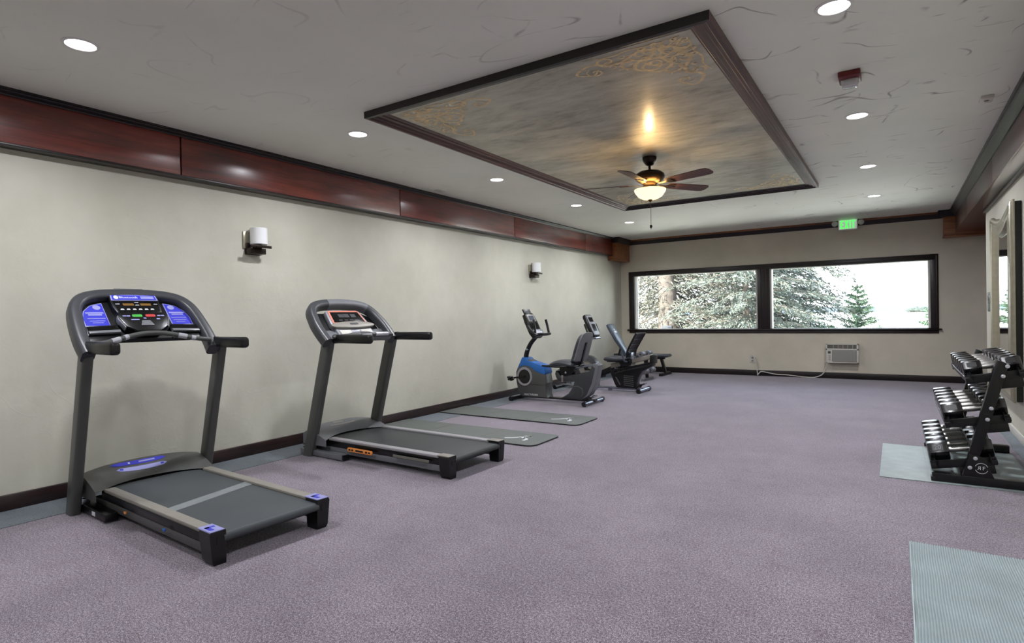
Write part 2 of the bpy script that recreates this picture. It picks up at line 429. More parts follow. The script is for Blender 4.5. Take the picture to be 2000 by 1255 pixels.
# corbels at both ends of the far wall
t = MB().bx(0, .2, 10.88, D, 2.275, 2.63, .004).build('trim_3', 'corbel_wood'); struct(t)
MB().bx(0, .208, 10.872, D, 2.262, 2.29, .006).build('corbel_base', 'corbel_wood', t)
t = MB().bx(5.452, 6.6, 11.35, D, 2.30, 2.63, .004).build('trim_4', 'corbel_wood'); struct(t)
MB().bx(5.444, 6.6, 11.342, D, 2.286, 2.315, .006).build('corbel_base', 'corbel_wood', t)
# crown moulding, one mitred run
prof = [(0, -.10), (.010, -.10), (.016, -.088), (.034, -.062), (.05, -.042), (.056, -.028), (.07, -.028), (.07, 0), (0, 0)]
path = [(.1, 10.86), (.1, 10.88), (.2, 10.88), (.2, D), (5.452, D), (5.452, 11.35), (5.597, 11.35), (5.597, YB)]
def molding(path, prof, z, side=1):
    m = MB(); n = len(path); k = len(prof); P = [Vector((a, b, 0)) for a, b in path]
    vs = []
    for i in range(n):
        d0 = (P[i]-P[i-1]).normalized() if i else None; d1 = (P[i+1]-P[i]).normalized() if i < n-1 else None
        n0 = Vector((d0.y, -d0.x, 0)) if d0 else None; n1 = Vector((d1.y, -d1.x, 0)) if d1 else None
        if n0 is None: mm = n1
        elif n1 is None: mm = n0
        else: mm = (n0+n1)/(1+n0.dot(n1))
        for a, b in prof: vs.append(P[i]+mm*a*side+Vector((0, 0, z+b)))
    fs = [(i*k+q, i*k+(q+1) % k, (i+1)*k+(q+1) % k, (i+1)*k+q) for i in range(n-1) for q in range(k)]
    fs += [tuple(range(k)), tuple((n-1)*k+q for q in range(k))]
    return m.add(vs, fs)
struct(molding(path, prof, H).build('trim_5', 'dark_wood', smooth=0))
prof2 = [(0, -.042), (.008, -.042), (.012, -.034), (.03, -.022), (.036, -.014), (.05, -.014), (.05, 0), (0, 0)]
struct(molding([(.1, YB), (.1, 10.88)], prof2, H).build('trim_7', 'dark_wood', smooth=0))
MB().bx(.27, 5.38, D-.078, D-.069, H-.03, H-.0005, .002).build('glow_fillet', 'corbel_wood', struct(MB().bx(.27, 5.38, D-.07, D-.05, H-.02, H-.0005).build('trim_8', 'corbel_wood')))  # lighter orange strip paints the glow reflected along the top of the far crown
# ceiling feature: moulded frame and bronze panel with gold corner scrolls
TX0, TX1, TY0, TY1 = 1.594, 4.063, 3.004, 7.894
fr = MB().bx(TX0+.1, TX1-.1, TY0+.1, TY1-.1, H-.008, H+.02).build('trim_6', 'bronze_panel', smooth=0); struct(fr); plab(fr, 'mottled bronze ceiling panel in a stepped dark frame')
tp = [(0, 0), (0, -.048), (.022, -.05), (.03, -.044), (.034, -.036), (.052, -.036), (.058, -.030), (.064, -.024), (.088, -.022), (.094, -.014), (.118, -.012), (.124, -.009), (.132, -.009), (.132, 0)]
cs = [(TX0, TY0), (TX0, TY1), (TX1, TY1), (TX1, TY0)]
for i in range(4):
    a = Vector((*cs[i], 0)); b = Vector((*cs[(i+1) % 4], 0)); d = (b-a).normalized(); nrm = Vector((d.y, -d.x, 0)); vs = []
    for P_, sg in ((a, 1), (b, -1)):
        for q, z in tp: vs.append(P_ + nrm*q + d*q*sg + Vector((0, 0, H+z)))
    k = len(tp)
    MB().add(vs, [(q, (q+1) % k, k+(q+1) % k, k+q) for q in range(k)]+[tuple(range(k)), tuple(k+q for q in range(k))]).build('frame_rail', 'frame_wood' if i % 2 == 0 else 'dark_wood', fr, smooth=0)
def ribbon(m, pts, w, z):
    pts = spline([(p[0], p[1], 0) for p in pts], 5); n = len(pts); vs = []
    for i, p in enumerate(pts):
        t = (pts[min(i+1, n-1)]-pts[max(i-1, 0)]).normalized(); s = Vector((-t.y, t.x, 0)); ww = w*(.35+.65*math.sin(PI*(i+.3)/(n-.4)))
        vs += [(p+s*ww)+Vector((0, 0, z)), (p-s*ww)+Vector((0, 0, z))]
    m.add(vs, [(2*i, 2*i+1, 2*i+3, 2*i+2) for i in range(n-1)])
def scroll(c, r, a0, turns, dirn, n=9):
    return [(c[0]+r*(1-.8*i/n)*math.cos(a0+dirn*turns*2*PI*i/n), c[1]+r*(1-.8*i/n)*math.sin(a0+dirn*turns*2*PI*i/n)) for i in range(n+1)]
def corner_scrolls(seed):
    rnd = random.Random(seed); m = MB(); zz = [0]
    def both(pts, w):
        zz[0] -= 2.5e-5; ribbon(m, pts, w, zz[0]); zz[0] -= 2.5e-5; ribbon(m, [(b, a) for a, b in pts], w, zz[0])
    both([(.05, .05), (.16, .12), (.30, .08), (.46, .16), (.60, .09), (.72, .17), (.64, .23), (.58, .17)], .011)
    both([(.06, .10), (.20, .22), (.34, .20), (.40, .30), (.30, .36), (.24, .29)], .012)
    both(scroll((.30, .12), .085, 0, 1.3, 1), .010); both(scroll((.50, .10), .07, 2, 1.2, -1), .009); both(scroll((.16, .17), .075, 1, 1.4, 1), .010)
    both(scroll((.40, .22), .075, 3, 1.3, 1), .009); both(scroll((.26, .27), .07, 4, 1.2, -1), .009); both(scroll((.61, .2), .06, 5, 1.2, 1), .008)
    both([(.10, .03), (.22, .045), (.34, .03), (.44, .05), (.55, .03)], .007)
    for i in range(26):
        a, b = rnd.uniform(.05, .5), rnd.uniform(.04, .28); r = rnd.uniform(.02, .045)
        both(scroll((a, b), r, rnd.uniform(0, 6), rnd.uniform(.5, .9), rnd.choice((1, -1)), 6), .007)
    return m
base = corner_scrolls(4)
for cx, cy, sx_, sy_ in ((TX0+.14, TY0+.14, 1, 1), (TX1-.14, TY0+.14, -1, 1), (TX0+.14, TY1-.14, 1, -1), (TX1-.14, TY1-.14, -1, -1)):
    m = MB(); m.add([(cx+v[0]*sx_*1.05, cy+v[1]*sy_*1.05, H-.0088+v[2]) for v in base.v], base.f)
    stuff(m.build('corner_scrollwork', 'gold_stencil', fr, smooth=0, merge=False))
# far window: casing, mullion, sill, light jambs, two panes
wn_ = MB()
wn_.bx(.179, .29, D-.022, D, .865, 2.05, .004); wn_.bx(5.28, 5.386, D-.022, D, .865, 2.05, .004); wn_.bx(.179, 5.386, D-.024, D, 1.958, 2.05, .004)
w1 = struct(wn_.build('window_1', 'dark_wood'))
MB().bx(.19, .21, D-.028, D, .87, 2.04, .004).bx(5.355, 5.375, D-.028, D, .87, 2.04, .004).bx(.19, 5.375, D-.03, D, 2.022, 2.042, .004).build('casing_bead', 'dark_wood', w1)
MB().bx(2.684, 2.895, D-.022, D+.17, .865, 1.965, .004).bx(2.73, 2.75, D-.03, D, .865, 1.96, .004).bx(2.83, 2.85, D-.03, D, .865, 1.96, .004).build('mullion', 'dark_wood', w1)
MB().bx(.14, 5.425, D-.05, D+.1, .838, .862, .006).build('sill', 'dark_wood', w1)
MB().bx(.179, 5.386, D-.02, D, .786, .838, .004).build('apron', 'dark_wood', w1)
for a, b in ((.288, 2.684), (2.895, 5.283)):
    MB().bx(a, a+.03, D+.005, D+.16, .862, 1.962).bx(b-.03, b, D+.005, D+.16, .862, 1.962).bx(a, b, D+.005, D+.16, .862, .872).bx(a, b, D+.005, D+.16, 1.95, 1.964).build('jamb', 'white_trim', w1)
    MB().bx(a+.03, b-.03, D+.115, D+.121, .872, 1.95).build('pane', 'window_glass', w1)


# ------------------------------------------------------------------ recessed lights
where = {}
def downlight(x, y, label, rad=.068):
    t = thing('ceiling_light', label, 'ceiling light', (x, y, H), 0, 'recessed ceiling lights')
    MB().lathe([(rad, -.001), (rad+.004, -.006), (rad+.018, -.004), (rad+.02, 0), (rad, 0)], n=28).build('trim_ring', 'trim_ring', t)
    MB().lathe([(0, -.003), (rad*.7, -.0035), (rad, -.002), (rad, -.0005), (0, -.0005)], n=28).build('lens', 'lamp_white', t)
    la = bpy.data.lights.new('downlight', 'AREA'); la.shape = 'DISK'; la.size = .13; la.energy = DOWNLIGHT_W; la.color = (.93, .94, 1); la.spread = math.radians(165)
    lo = bpy.data.objects.new('downlight', la); COL.objects.link(lo); lo.location = (0, 0, -.012); lo.parent = t
LW = 'the wood frieze of the sconce wall'
for x, y, l in [(1.168, 1.386, 'nearest lit recessed light in the row beside the wood frieze above the front treadmill'), (1.167, 3.33, 'second lit recessed light along the row beside the long wood frieze'),
                (1.15, 5.34, 'third lit recessed light along the row beside the long wood frieze'), (1.14, 7.28, 'fourth lit recessed light along the row beside the long wood frieze'),
                (1.14, 9.2, 'last lit recessed light by the far corner end of the long wood frieze'), (4.583, 3.345, 'nearest and largest lit recessed light on the mirror side of the ceiling panel'),
                (4.586, 5.32, 'lit recessed light on the mirror side just past the red strobe'), (4.589, 7.27, 'third lit recessed light on the mirror side, beyond the strobe'), (4.59, 9.22, 'lit recessed light on the mirror side nearest the exit sign')]:
    downlight(x, y, l)
for x, y, l in [(4.58, 1.39, 'added unseen recessed fill light above the ribbed mat, in the row on the mirror side'), (4.58, -.56, 'added unseen recessed fill light behind the ribbed mat on the mirror side'), (1.168, -.56, 'added unseen recessed fill light behind the front treadmill by the frieze')]: downlight(x, y, l)  # unseen downlights added as fill for the near end, continuing both rows

# ------------------------------------------------------------------ ceiling fan
fx, fy = 2.853, 5.468
f = thing('ceiling_fan', 'bronze five-blade ceiling fan with lit glass bowl under the bronze panel', 'ceiling fan', (fx, fy, H), 20)
MB().lathe([(0, -.008), (.066, -.008), (.068, -.02), (.06, -.05), (.036, -.082), (.02, -.09), (0, -.09)]).build('canopy', 'bronze_dark', f)
MB().cyl((0, 0, -.085), (0, 0, -.15), .012).build('downrod', 'bronze_dark', f)
MB().lathe([(0, -.128), (.03, -.13), (.05, -.138), (.105, -.15), (.138, -.175), (.142, -.2), (.13, -.228), (.095, -.25), (.07, -.262), (.06, -.285), (0, -.285)], n=32).build('motor_housing', 'bronze', f)
MB().lathe([(.055, -.283), (.075, -.29), (.075, -.302), (.05, -.31), (.045, -.322), (0, -.322)]).build('light_fitter', 'bronze', f)
MB().lathe([(.148, -.318), (.150, -.324), (.142, -.345), (.112, -.385), (.07, -.408), (.03, -.415), (0, -.416), (0, -.41), (.03, -.409), (.07, -.402), (.108, -.38), (.137, -.343), (.142, -.32)], n=36).build('glass_bowl', 'bowl_glass', f)
MB().lathe([(0, -.412), (.02, -.413), (.022, -.42), (.01, -.428), (.012, -.436), (0, -.442)]).build('finial', 'bronze', f)
pc = MB().tube([(.004, 0, -.43), (.004, 0, -.665)], .0022, 6).build('pull_chain', 'bronze', f)
MB().lathe([(0, -.02), (.010, -.013), (.013, 0), (.010, .012), (0, .018)], T(.004, 0, -.672), 12).tube([(.004, 0, -.68), (.004, 0, -.70)], .003, 6).build('pull_knob', 'bronze_dark', pc)
bl = bl2 = None
for k in range(5):
    a = -90+72*k-20
    if bl is None:
        m = MB(); m.prism([(.20, -.045), (.26, -.058), (.60, -.07), (.645, -.062), (.665, -.03), (.665, .03), (.645, .062), (.60, .07), (.26, .058), (.20, .045)], -.003, .003, lambda a, b, h: (a, b, h), .0015, 1)
        bl = m.build('blade', 'blade_wood', f)
        m = MB().prism([(.10, -.014), (.17, -.012), (.215, -.04), (.27, -.045), (.25, -.012), (.29, 0), (.25, .012), (.27, .045), (.215, .04), (.17, .012), (.10, .014)], -.009, -.004, lambda a, b, h: (a, b, h), .001, 1)
        bl2 = m.build('blade_iron', 'bronze', bl); b0 = bl
    else:
        b0 = bl.copy(); COL.objects.link(b0); c = bl2.copy(); COL.objects.link(c); c.parent = b0
    b0.matrix_local = T(0, 0, -.268) @ RZ(a) @ RX(-12)
la = bpy.data.lights.new('fan_bulb', 'POINT'); la.energy = FAN_W; la.color = (1, .66, .30); la.shadow_soft_size = .03
lo = bpy.data.objects.new('fan_bulb', la); COL.objects.link(lo); lo.location = (0, 0, -.345); lo.parent = f

# ------------------------------------------------------------------ ceiling devices
s = thing('fire_strobe', 'dark red fire alarm strobe with a clear lens on the ceiling', 'alarm', (4.592, 4.36, H))
MB().bx(-.062, .062, -.085, .085, -.035, 0, .006).build('body', 'alarm_red', s)
MB().prism(rrect(.105, .10, .02), -.075, -.034, lambda a, b, h: (a*(1+(h+.034)*4), b*(1+(h+.034)*3)+.02, h), .008).build('strobe_lens', 'clear_lens', s)
s = thing('ceiling_sensor', 'small square white sensor on the ceiling beside the mirror wall frieze', 'sensor', (5.385, 5.44, H))
MB().bx(-.038, .038, -.065, .065, -.022, 0, .004).build('housing', 'white_plastic', s); MB().lathe([(0, -.028), (.012, -.026), (.016, -.022), (0, -.021)], n=14).build('sensor_eye', 'vent_gray', s)
s = thing('ceiling_plate', 'tiny white blank plate on the ceiling against the long frieze', 'plate', (.29, 5.39, H))
MB().bx(-.03, .03, -.07, .07, -.008, 0, .002).build('cover', 'white_plastic', s); MB().lathe([(0, -.011), (.005, -.01), (.006, -.008), (0, -.0075)], n=10).build('screw', 'vent_gray', s)

# ------------------------------------------------------------------ wall sconces
def sconce(y, label):
    s = thing('wall_sconce', label, 'sconce', (0, y, 1.79), 0, 'sconces on the long wall')
    MB().bx(0, .016, -.095, .04, .05, .20, .004).build('back_plate', 'pewter', s)
    MB().bx(0, .03, -.075, .075, -.004, .10, .004).build('mount_block', 'bronze_dark', s)
    MB().bx(.015, .095, -.075, .075, .0, .052, .004).build('candle_box', 'bronze_dark', s)
    MB().bx(.01, .150, -.055, -.015, .056, .068, .002).bx(.128, .142, -.10, .10, .05, .074, .002).build('strap', 'bronze_dark', s)
    MB().cyl((.075, 0, .05), (.075, 0, .085), .04).build('cup', 'bronze_dark', s)
    sh = [(.070, .085), (.073, .088), (.073, .228), (.070, .231), (.066, .228), (.066, .088)]
    m = MB().lathe(sh+[sh[0]], T(.078, .015, 0), 28); m.lathe([(0, .088), (.066, .088)], T(.078, .015, 0), 28)
    m.build('glass_shade', 'shade_glass', s)
sconce(3.12, 'bronze wall sconce with white glass shade above the gap between the treadmills')
sconce(7.93, 'bronze wall sconce with white glass shade above the blue-cowled exercise bike')

# ------------------------------------------------------------------ exit sign
e = thing('exit_sign', 'lit green EXIT sign with two emergency lamp heads above the window', 'sign', (4.15, D, 2.628))
MB().bx(-.148, .148, -.105, -.07, -.095, .092, .012).build('housing', 'white_plastic', e)
MB().bx(-.05, .05, -.075, 0, -.05, .05).build('mount', 'white_plastic', e)
MB().bx(-.132, .132, -.1075, -.104, -.078, .076).build('face', 'exit_face', e)
m = MB()
def strokes(m, L, x, w, h, s, y):
    b = lambda x0, x1, z0, z1: m.bx(x+x0, x+x1, y-.003, y, z0, z1)
    if L == 'E': b(0, s, -h, h); b(0, w, h-s, h); b(0, w*.9, -s/2, s/2); b(0, w, -h, -h+s)
    if L == 'I': b(0, s, -h, h)
    if L == 'T': b(0, w, h-s, h); b(w/2-s/2, w/2+s/2, -h, h)
    if L == 'X':
        for sg in (1, -1): m.prism([(x+w/2-sg*(w/2), -h), (x+w/2-sg*(w/2-s*1.1), -h), (x+w/2+sg*(w/2), h), (x+w/2+sg*(w/2-s*1.1), h)], y-.003, y, lambda a, b, hh: (a, hh, b))
for L, x, w in (('E', -.108, .05), ('X', -.047, .06), ('I', .026, .02), ('T', .055, .055)): strokes(m, L, x, w, .066, .02, -.1075)
m.build('lettering', 'exit_green', e, smooth=0)
for sg in (-1, 1):
    h = MB().lathe([(0, .0), (.03, 0), (.044, .02), (.046, .05), (.04, .055)], T(sg*.193, -.06, .02) @ RX(80), 20).cyl((sg*.15, -.06, .02), (sg*.165, -.06, .02), .02).build('lamp_head', 'white_plastic', e)
    MB().lathe([(0, .056), (.038, .054), (.04, .05), (0, .05)], T(sg*.193, -.06, .02) @ RX(80), 20).build('lens', 'clear_lens', h)

# ------------------------------------------------------------------ air conditioner, outlet
a = thing('air_conditioner', 'white through-wall air conditioner below the far window', 'air conditioner', (4.042, D, .44))
m = MB(); m.bx(-.243, .243, -.125, 0, -.16, -.145, .004).bx(-.243, .243, -.125, 0, .148, .162, .004).bx(-.243, -.222, -.125, 0, -.16, .162, .004).bx(.215, .243, -.125, 0, -.16, .162, .004).bx(-.243, .243, -.125, 0, .055, .085, .004).bx(-.235, .235, -.10, 0, -.155, .155)
m.build('housing', 'white_plastic', a)
MB().bx(-.222, .215, -.108, -.098, .083, .15).build('louver_bay', 'vent_gray', a)
for i in range(6):
    for j in range(1): MB().bx(-.205+.072*i, -.199+.072*i, -.122, -.10, .09, .146).build('louver_fin', 'white_plastic' if 0 < i < 6 else 'vent_gray', a)
MB().bx(-.215, .21, -.118, -.11, .103, .106).bx(-.215, .21, -.118, -.11, .12, .123).build('louver_blade', 'grille_gray', a)
MB().bx(-.15, .21, -.12, -.09, -.143, .053, .006).build('intake_grille', 'grille_gray', a)
stuff(MB().grid(lambda u, v: (-.14+.34*u, -.1205-.0012*math.sin(v*PI*46), -.135+.18*v), 1, 92).build('grille_ribs', 'grille_gray', a))
MB().bx(-.224, -.15, -.122, -.09, -.146, .055, .003).build('control_panel', 'white_plastic', a)
MB().bx(-.214, -.172, -.126, -.115, -.0, .04, .003).build('display', 'switch_gray', a)
for i in range(3): MB().bx(-.205, -.175, -.125, -.115, -.05-.03*i, -.034-.03*i, .002).build('button', 'grille_gray', a)
cz = -.44
cord = spline([(-.225, -.07, -.15), (-.24, -.07, -.22), (-.30, -.06, -.36), (-.42, -.05, -.425), (-.60, -.045, -.43), (-.86, -.045, -.405), (-1.05, -.045, -.40), (-1.22, -.05, -.37), (-1.31, -.05, -.36), (-1.36, -.045, -.41), (-1.372, -.04, -.425), (-1.376, -.04, -.37), (-1.39, -.045, -.22), (-1.425, -.06, -.10), (-1.455, -.05, -.055), (-1.47, -.035, -.06)], 6)
MB().tube(cord, .0085, 8).build('power_cord', 'white_trim', a)
MB().box((-1.468, -.025, -.078), (.034, .045, .05), bev=.008).build('plug', 'white_trim', a)
o = thing('wall_outlet', 'white duplex wall outlet with the air conditioner plugged in', 'outlet', (2.578, D, .30))
MB().bx(-.042, .042, -.007, 0, -.062, .062, .003).build('cover_plate', 'white_plastic', o)
for z in (.026, -.026): MB().prism(rrect(.036, .03, .01), -.0095, -.006, lambda a, b, h: (a, h, b+z), .001).build('socket', 'grille_gray', o)
# wall control by the opening
w = thing('wall_control', 'flat dark gray control panel on the mirror wall near its end', 'control panel', (XR, 8.61, 1.25))
MB().bx(-.022, 0, -.14, .14, -.112, .112, .004).build('cover_plate', 'switch_gray', w); MB().bx(-.0245, -.02, -.10, .10, -.02, .07, .002).build('screen', 'display_black', w)
# big leaning mirror
mi = thing('wall_mirror', 'tall pewter framed mirror with a dipped top behind the dumbbell rack', 'mirror', (5.665, 7.28, .355))
yo, hz = .665, 1.765
def top(y, z0, sag): return z0 - sag*math.cos(PI/2*min(1, abs(y)/(yo*.92)))**1.0
N = 24
outer = [(-yo, 0), (yo, 0)] + [(yo-2*yo*i/N, top(yo-2*yo*i/N, hz, .085)) for i in range(N+1)]
def half(m, w0, w1, x0, x1):      # frame band between two offsets
    yi0, yi1 = yo-w0, yo-w1
    A = [(-yi0, w0), (yi0, w0)] + [(yi0-2*yi0*i/N, top((yi0-2*yi0*i/N)*yo/yi0, hz-w0, .085)) for i in range(N+1)]
    B = [(-yi1, w1), (yi1, w1)] + [(yi1-2*yi1*i/N, top((yi1-2*yi1*i/N)*yo/yi1, hz-w1, .085)) for i in range(N+1)]
    n = len(A); vs = [(x0, p, q) for p, q in A]+[(x1, p, q) for p, q in B]
    m.add(vs, [(i, (i+1) % n, n+(i+1) % n, n+i) for i in range(n)])
m = MB(); half(m, 0, 0, .022, .006); half(m, 0, .02, .006, -.012); half(m, .02, .05, -.012, -.014); half(m, .05, .07, -.014, .002); half(m, .07, .12, .002, -.006); half(m, .12, .155, -.006, -.012); half(m, .155, .185, -.012, .022)
m.build('frame', 'pewter', mi, smooth=50)
ig = .18; ig_pts = [(-yo+ig, ig), (yo-ig, ig)] + [((yo-ig)*(1-2*i/N), top(yo*(1-2*i/N), hz-ig, .085)) for i in range(N+1)]
MB().prism(ig_pts, .018, .024, YZ).build('glass', 'mirror_glass', mi, smooth=0)
MB().prism([(p*.985, .01+q*.985) for p, q in outer], .025, .066, YZ).build('gap_shade', 'satin_black', mi, smooth=0)  # black block paints the shadow in the gap between frame and wall
# ------------------------------------------------------------------ treadmills
S2 = math.sqrt(.5)
def head_frame(u0, z0, v0):
    H_ = lambda v, s, n: Vector((u0 - s*S2 + n*S2, v+v0, z0 + s*S2 + n*S2))
    return H_
def lean_post(m, v0, v1, ub, ut, w, zt, r=.012):
    sec = rrect(1, 1, .2, 3); vs = []; fs = []; k = len(sec)
    for (u, z) in ((ub, 0), (ut, zt)):
        for p, q in sec: vs.append((u+w/2+p*w, (v0+v1)/2+q*(v1-v0), z))
    m.add(vs, [(i, (i+1) % k, k+(i+1) % k, k+i) for i in range(k)]+[tuple(range(k)), tuple(k+i for i in range(k))])
def hood(m, vw, u_front, ue_mid, ue_side, zt, ztoe, crown):
    def fn(a, b):
        v = vw*(2*b-1); e = abs(2*b-1); ue = ue_mid+(ue_side-ue_mid)*e**2.2
        if a < .2: t = a/.2; return (u_front-.03*math.sin(t*PI/2)*0, v*(1-.0*t), .085+(zt-.03-crown*e**3-.085)*t)
        t = (a-.2)/.8; z = zt-.03*(1-min(1, t/.25))**2-(zt-ztoe)*max(0, (t-.2)/.8)**1.4-crown*e**3*(1-t*.7)
        return (u_front+(ue-u_front)*t, v, z)
    m.grid(fn, 16, 16)
    for sg in (-1, 1):
        def sd(a, b):
            p = fn(.2+.8*a, (sg+1)/2); return (p[0], p[1], p[2]-(p[2]-.10)*b)
        m.grid(sd, 12, 1)
def deck_common(t, P):
    vc = P.get('vc', 0)
    # rear feet, rails, belt, frame
    for sg in (-1, 1):
        y0 = vc+sg*P['fh']
        vs = []
        for z, ins in ((0, .022), (.02, .012), (.155, 0), (.168, .006)):
            a, b = (y0+sg*-ins, y0-sg*.082)
            vs += [(P['fu0']+ins*.6, a, z), (P['fu1']-ins*.3, a, z), (P['fu1']-ins*.3, b, z), (P['fu0']+ins*.6, b, z)]
        fs = [(i*4+q, i*4+(q+1) % 4, i*4+4+(q+1) % 4, i*4+4+q) for i in range(3) for q in range(4)]+[(0, 1, 2, 3), (12, 13, 14, 15)]
        ft = MB().add(vs, fs).build('rear_foot', P['footm'], t, smooth=20)
        MB().prism(rrect(.022, .042, .009), P['fu1']-.002, P['fu1']+.0012, lambda a, b, h: (h, y0-sg*.045+a, .118+b)).build('foot_slot', 'satin_black', ft)
        MB().bx(P['fu0']-.02, P['fu1']-.004, y0-sg*.004, y0-sg*.078, .164, .172, .003).build('foot_cap', P['capm'], ft)
        r = MB().bx(P['ru0'], P['fu0']-.01, y0-sg*.012, y0-sg*.075, .145, .168, .008).build('side_rail', P['railm'], t)
        MB().bx(P['ru0']-.05, P['fu0'], y0-sg*.016, y0-sg*.05, .098, .146, .003).build('rail_skirt', 'satin_black', r)
        MB().bx(.10, P['fu0']+.01, y0-sg*.020, y0-sg*.062, .046, .094, .004).build('lower_tube', P['tubem'], t)
    bh = P['fh']-.072
    b = MB().bx(P['ru0']-.10, P['fu1']-.02, vc-bh, vc+bh, .138, .152, .006)
    b.lathe([(0, -bh), (.024, -bh), (.024, bh), (0, bh)], T(P['fu1']-.02, vc, .128) @ RX(-90), 16)
    bt = b.build('belt', P['beltm'], t)
    MB().bx(P['ru0']-.06, P['fu1']-.06, vc-bh, vc+bh, .085, .128).build('deck_board', 'satin_black', t)
    MB().bx(P['fu1']-.08, P['fu1']-.05, vc-bh, vc+bh, .09, .118, .004).build('rear_crossbar', 'satin_black', t)
    return bt
def ring_path(hw, top, lo, shoulder):
    half = [(-hw+.005, lo), (-hw-.002, .06), (-hw, .16), (-hw+.012, top-.20), (-hw+.035, top-.11), (-hw+.085, top-.045), (-hw+.17, top-.012), (-.10, top), (0, top+.004)]
    pts = half+[(-a, b) for a, b in half[-2::-1]]
    return pts
def grips(t, u0, u1, vn, vf, z, m_='black_plastic'):
    for sg, vv in ((-1, vn), (1, vf)):
        g = MB().prism(rrect(.058, .072, .02), u0, u1, lambda a, b, h: (h, sg*vv+a, z+b), .012).build('hand_grip', m_, t)
        MB().prism(rrect(.048, .062, .018), u1-.012, u1+.004, lambda a, b, h: (h, sg*vv+a, z+b), .006).build('end_cap', 'satin_black', g)
        MB().prism(rrect(.062, .076, .02), u0-.012, u0+.012, lambda a, b, h: (h, sg*vv+a, z+b), .004).build('grip_collar', 'satin_black', g)

# treadmill nearest the camera
t = thing('treadmill', 'large black treadmill with blue console decals and a pale stripe across its belt', 'treadmill', (.434, 1.955, 0), -3, 'treadmills')
P = dict(fh=.345, fu0=1.505, fu1=1.615, ru0=.27, railm='rail_gray', beltm='belt_rubber', footm='satin_black', capm='label_lilac', tubem='graphite', vc=.02)
bt = deck_common(t, P)
MB().prism([(.97, -.25), (1.06, -.25), (.92, .29), (.83, .29)], .1515, .1532, XY).build('belt_stripe', 'belt_stripe', bt)
m = MB()
for sg in (-1, 1):
    m = MB(); v = .02+sg*.305; m.bx(1.508, 1.602, v-.032, v+.032, .172, .1728); d = m.build('decal', 'label_lilac', t)
    MB().bx(1.525, 1.545, v-.024, v+.024, .1728, .1736).bx(1.525, 1.59, v-.024, v-.002, .1728, .1736).build('decal_print', 'label_blue', d)
hd = MB(); hood(hd, .365, -.03, .155, .30, .268, .165, .035); hd = hd.build('motor_hood', 'graphite', t, smooth=50)
def on_hood(u, v, d=.002):
    ue = .155+(.30-.155)*(abs(v)/.365)**2.2; tt = (u+.03)/(ue+.03); e = abs(v)/.365
    return (u, v, .268-.03*(1-min(1, tt/.25))**2-(.268-.165)*max(0, (tt-.2)/.8)**1.4-.035*e**3*(1-tt*.7)+d)
for (ua, ub, va, vb, mm, nm) in ((.035, .068, -.20, .14, 'label_blue', 'hood_decal'), (.085, .112, -.18, .13, 'label_lilac', 'hood_decal')):
    pts = rrect(vb-va, ub-ua, (ub-ua)*.45, 4); n = len(pts); c = ((ua+ub)/2, (va+vb)/2)
    k = MB().grid(lambda a, b: on_hood(ua+(ub-ua)*(.5+(a-.5)*math.sqrt(max(0.02, 1-abs(2*b-1)**8))), va+(vb-va)*b), 3, 14).build(nm, mm, hd)
for (u, v, l, mm) in ((.052, -.09, .012, 'label_white'), (.052, .02, .10, 'label_lilac'), (.098, -.15, .02, 'label_blue'), (.098, .10, .02, 'label_blue')):
    MB().grid(lambda a, b: on_hood(u-.006+.012*a, v-l/2+l*b, .0035), 1, 5).build('decal_print', mm, hd)
for sg in (-1, 1):
    m = MB(); a = -.44 if sg < 0 else .37; lean_post(m, a, a+.06, 0, .295, .10, 1.03)
    p = m.build('upright', 'graphite', t, smooth=40)
MB().bx(-.02, .46, -.375, -.30, .012, .058, .006).bx(-.02, .46, .30, .375, .012, .058, .006).bx(-.04, .04, -.40, .40, .01, .06, .006).build('base_frame', 'satin_black', t)
MB().bx(.26, .31, -.3765, -.3745, .022, .046).build('caution_label', 'label_white', t)
[MB().bx(.06, .10, sg*.33, sg*.38, .058, .09, .004).build('pivot_bracket', 'steel_tube', t) for sg in (-1, 1)]
for u, mm in ((.62, 'orange_plastic'), (1.12, 'bike_blue')): MB().prism([(0, 0), (.045, .008), (.03, -.012), (.01, -.014)], -.335, -.329, lambda a, b, h: (u+a, h, .098+b), .002).build('spring_clip', mm, t)
HH = head_frame(.40, 1.06, -.045); Nn = (S2, 0, S2)
rp_ = spline([HH(v, s, -.045) for v, s in ring_path(.375, .495, -.035, 0)], 4)
MB().sweep(rp_, rrect(.075, .095, .026), N=Nn).build('console_ring', 'dark_gray', t, smooth=60)
m = MB().prism([(-.345, .10), (-.13, .10), (.13, .10), (.345, .10), (.345, .2), (.32, .40), (.2, .475), (-.2, .475), (-.32, .40), (-.345, .2)], -.085, -.05, HH, .004)
bk = m.build('console_back', 'black_plastic', t)
MB().prism([(-.11, 0), (.11, 0), (.085, .024), (-.085, .024)], -.075, -.02, lambda a, b, h: HH(a, .53+b, h), .008).build('top_vent_cap', 'mid_gray', t)
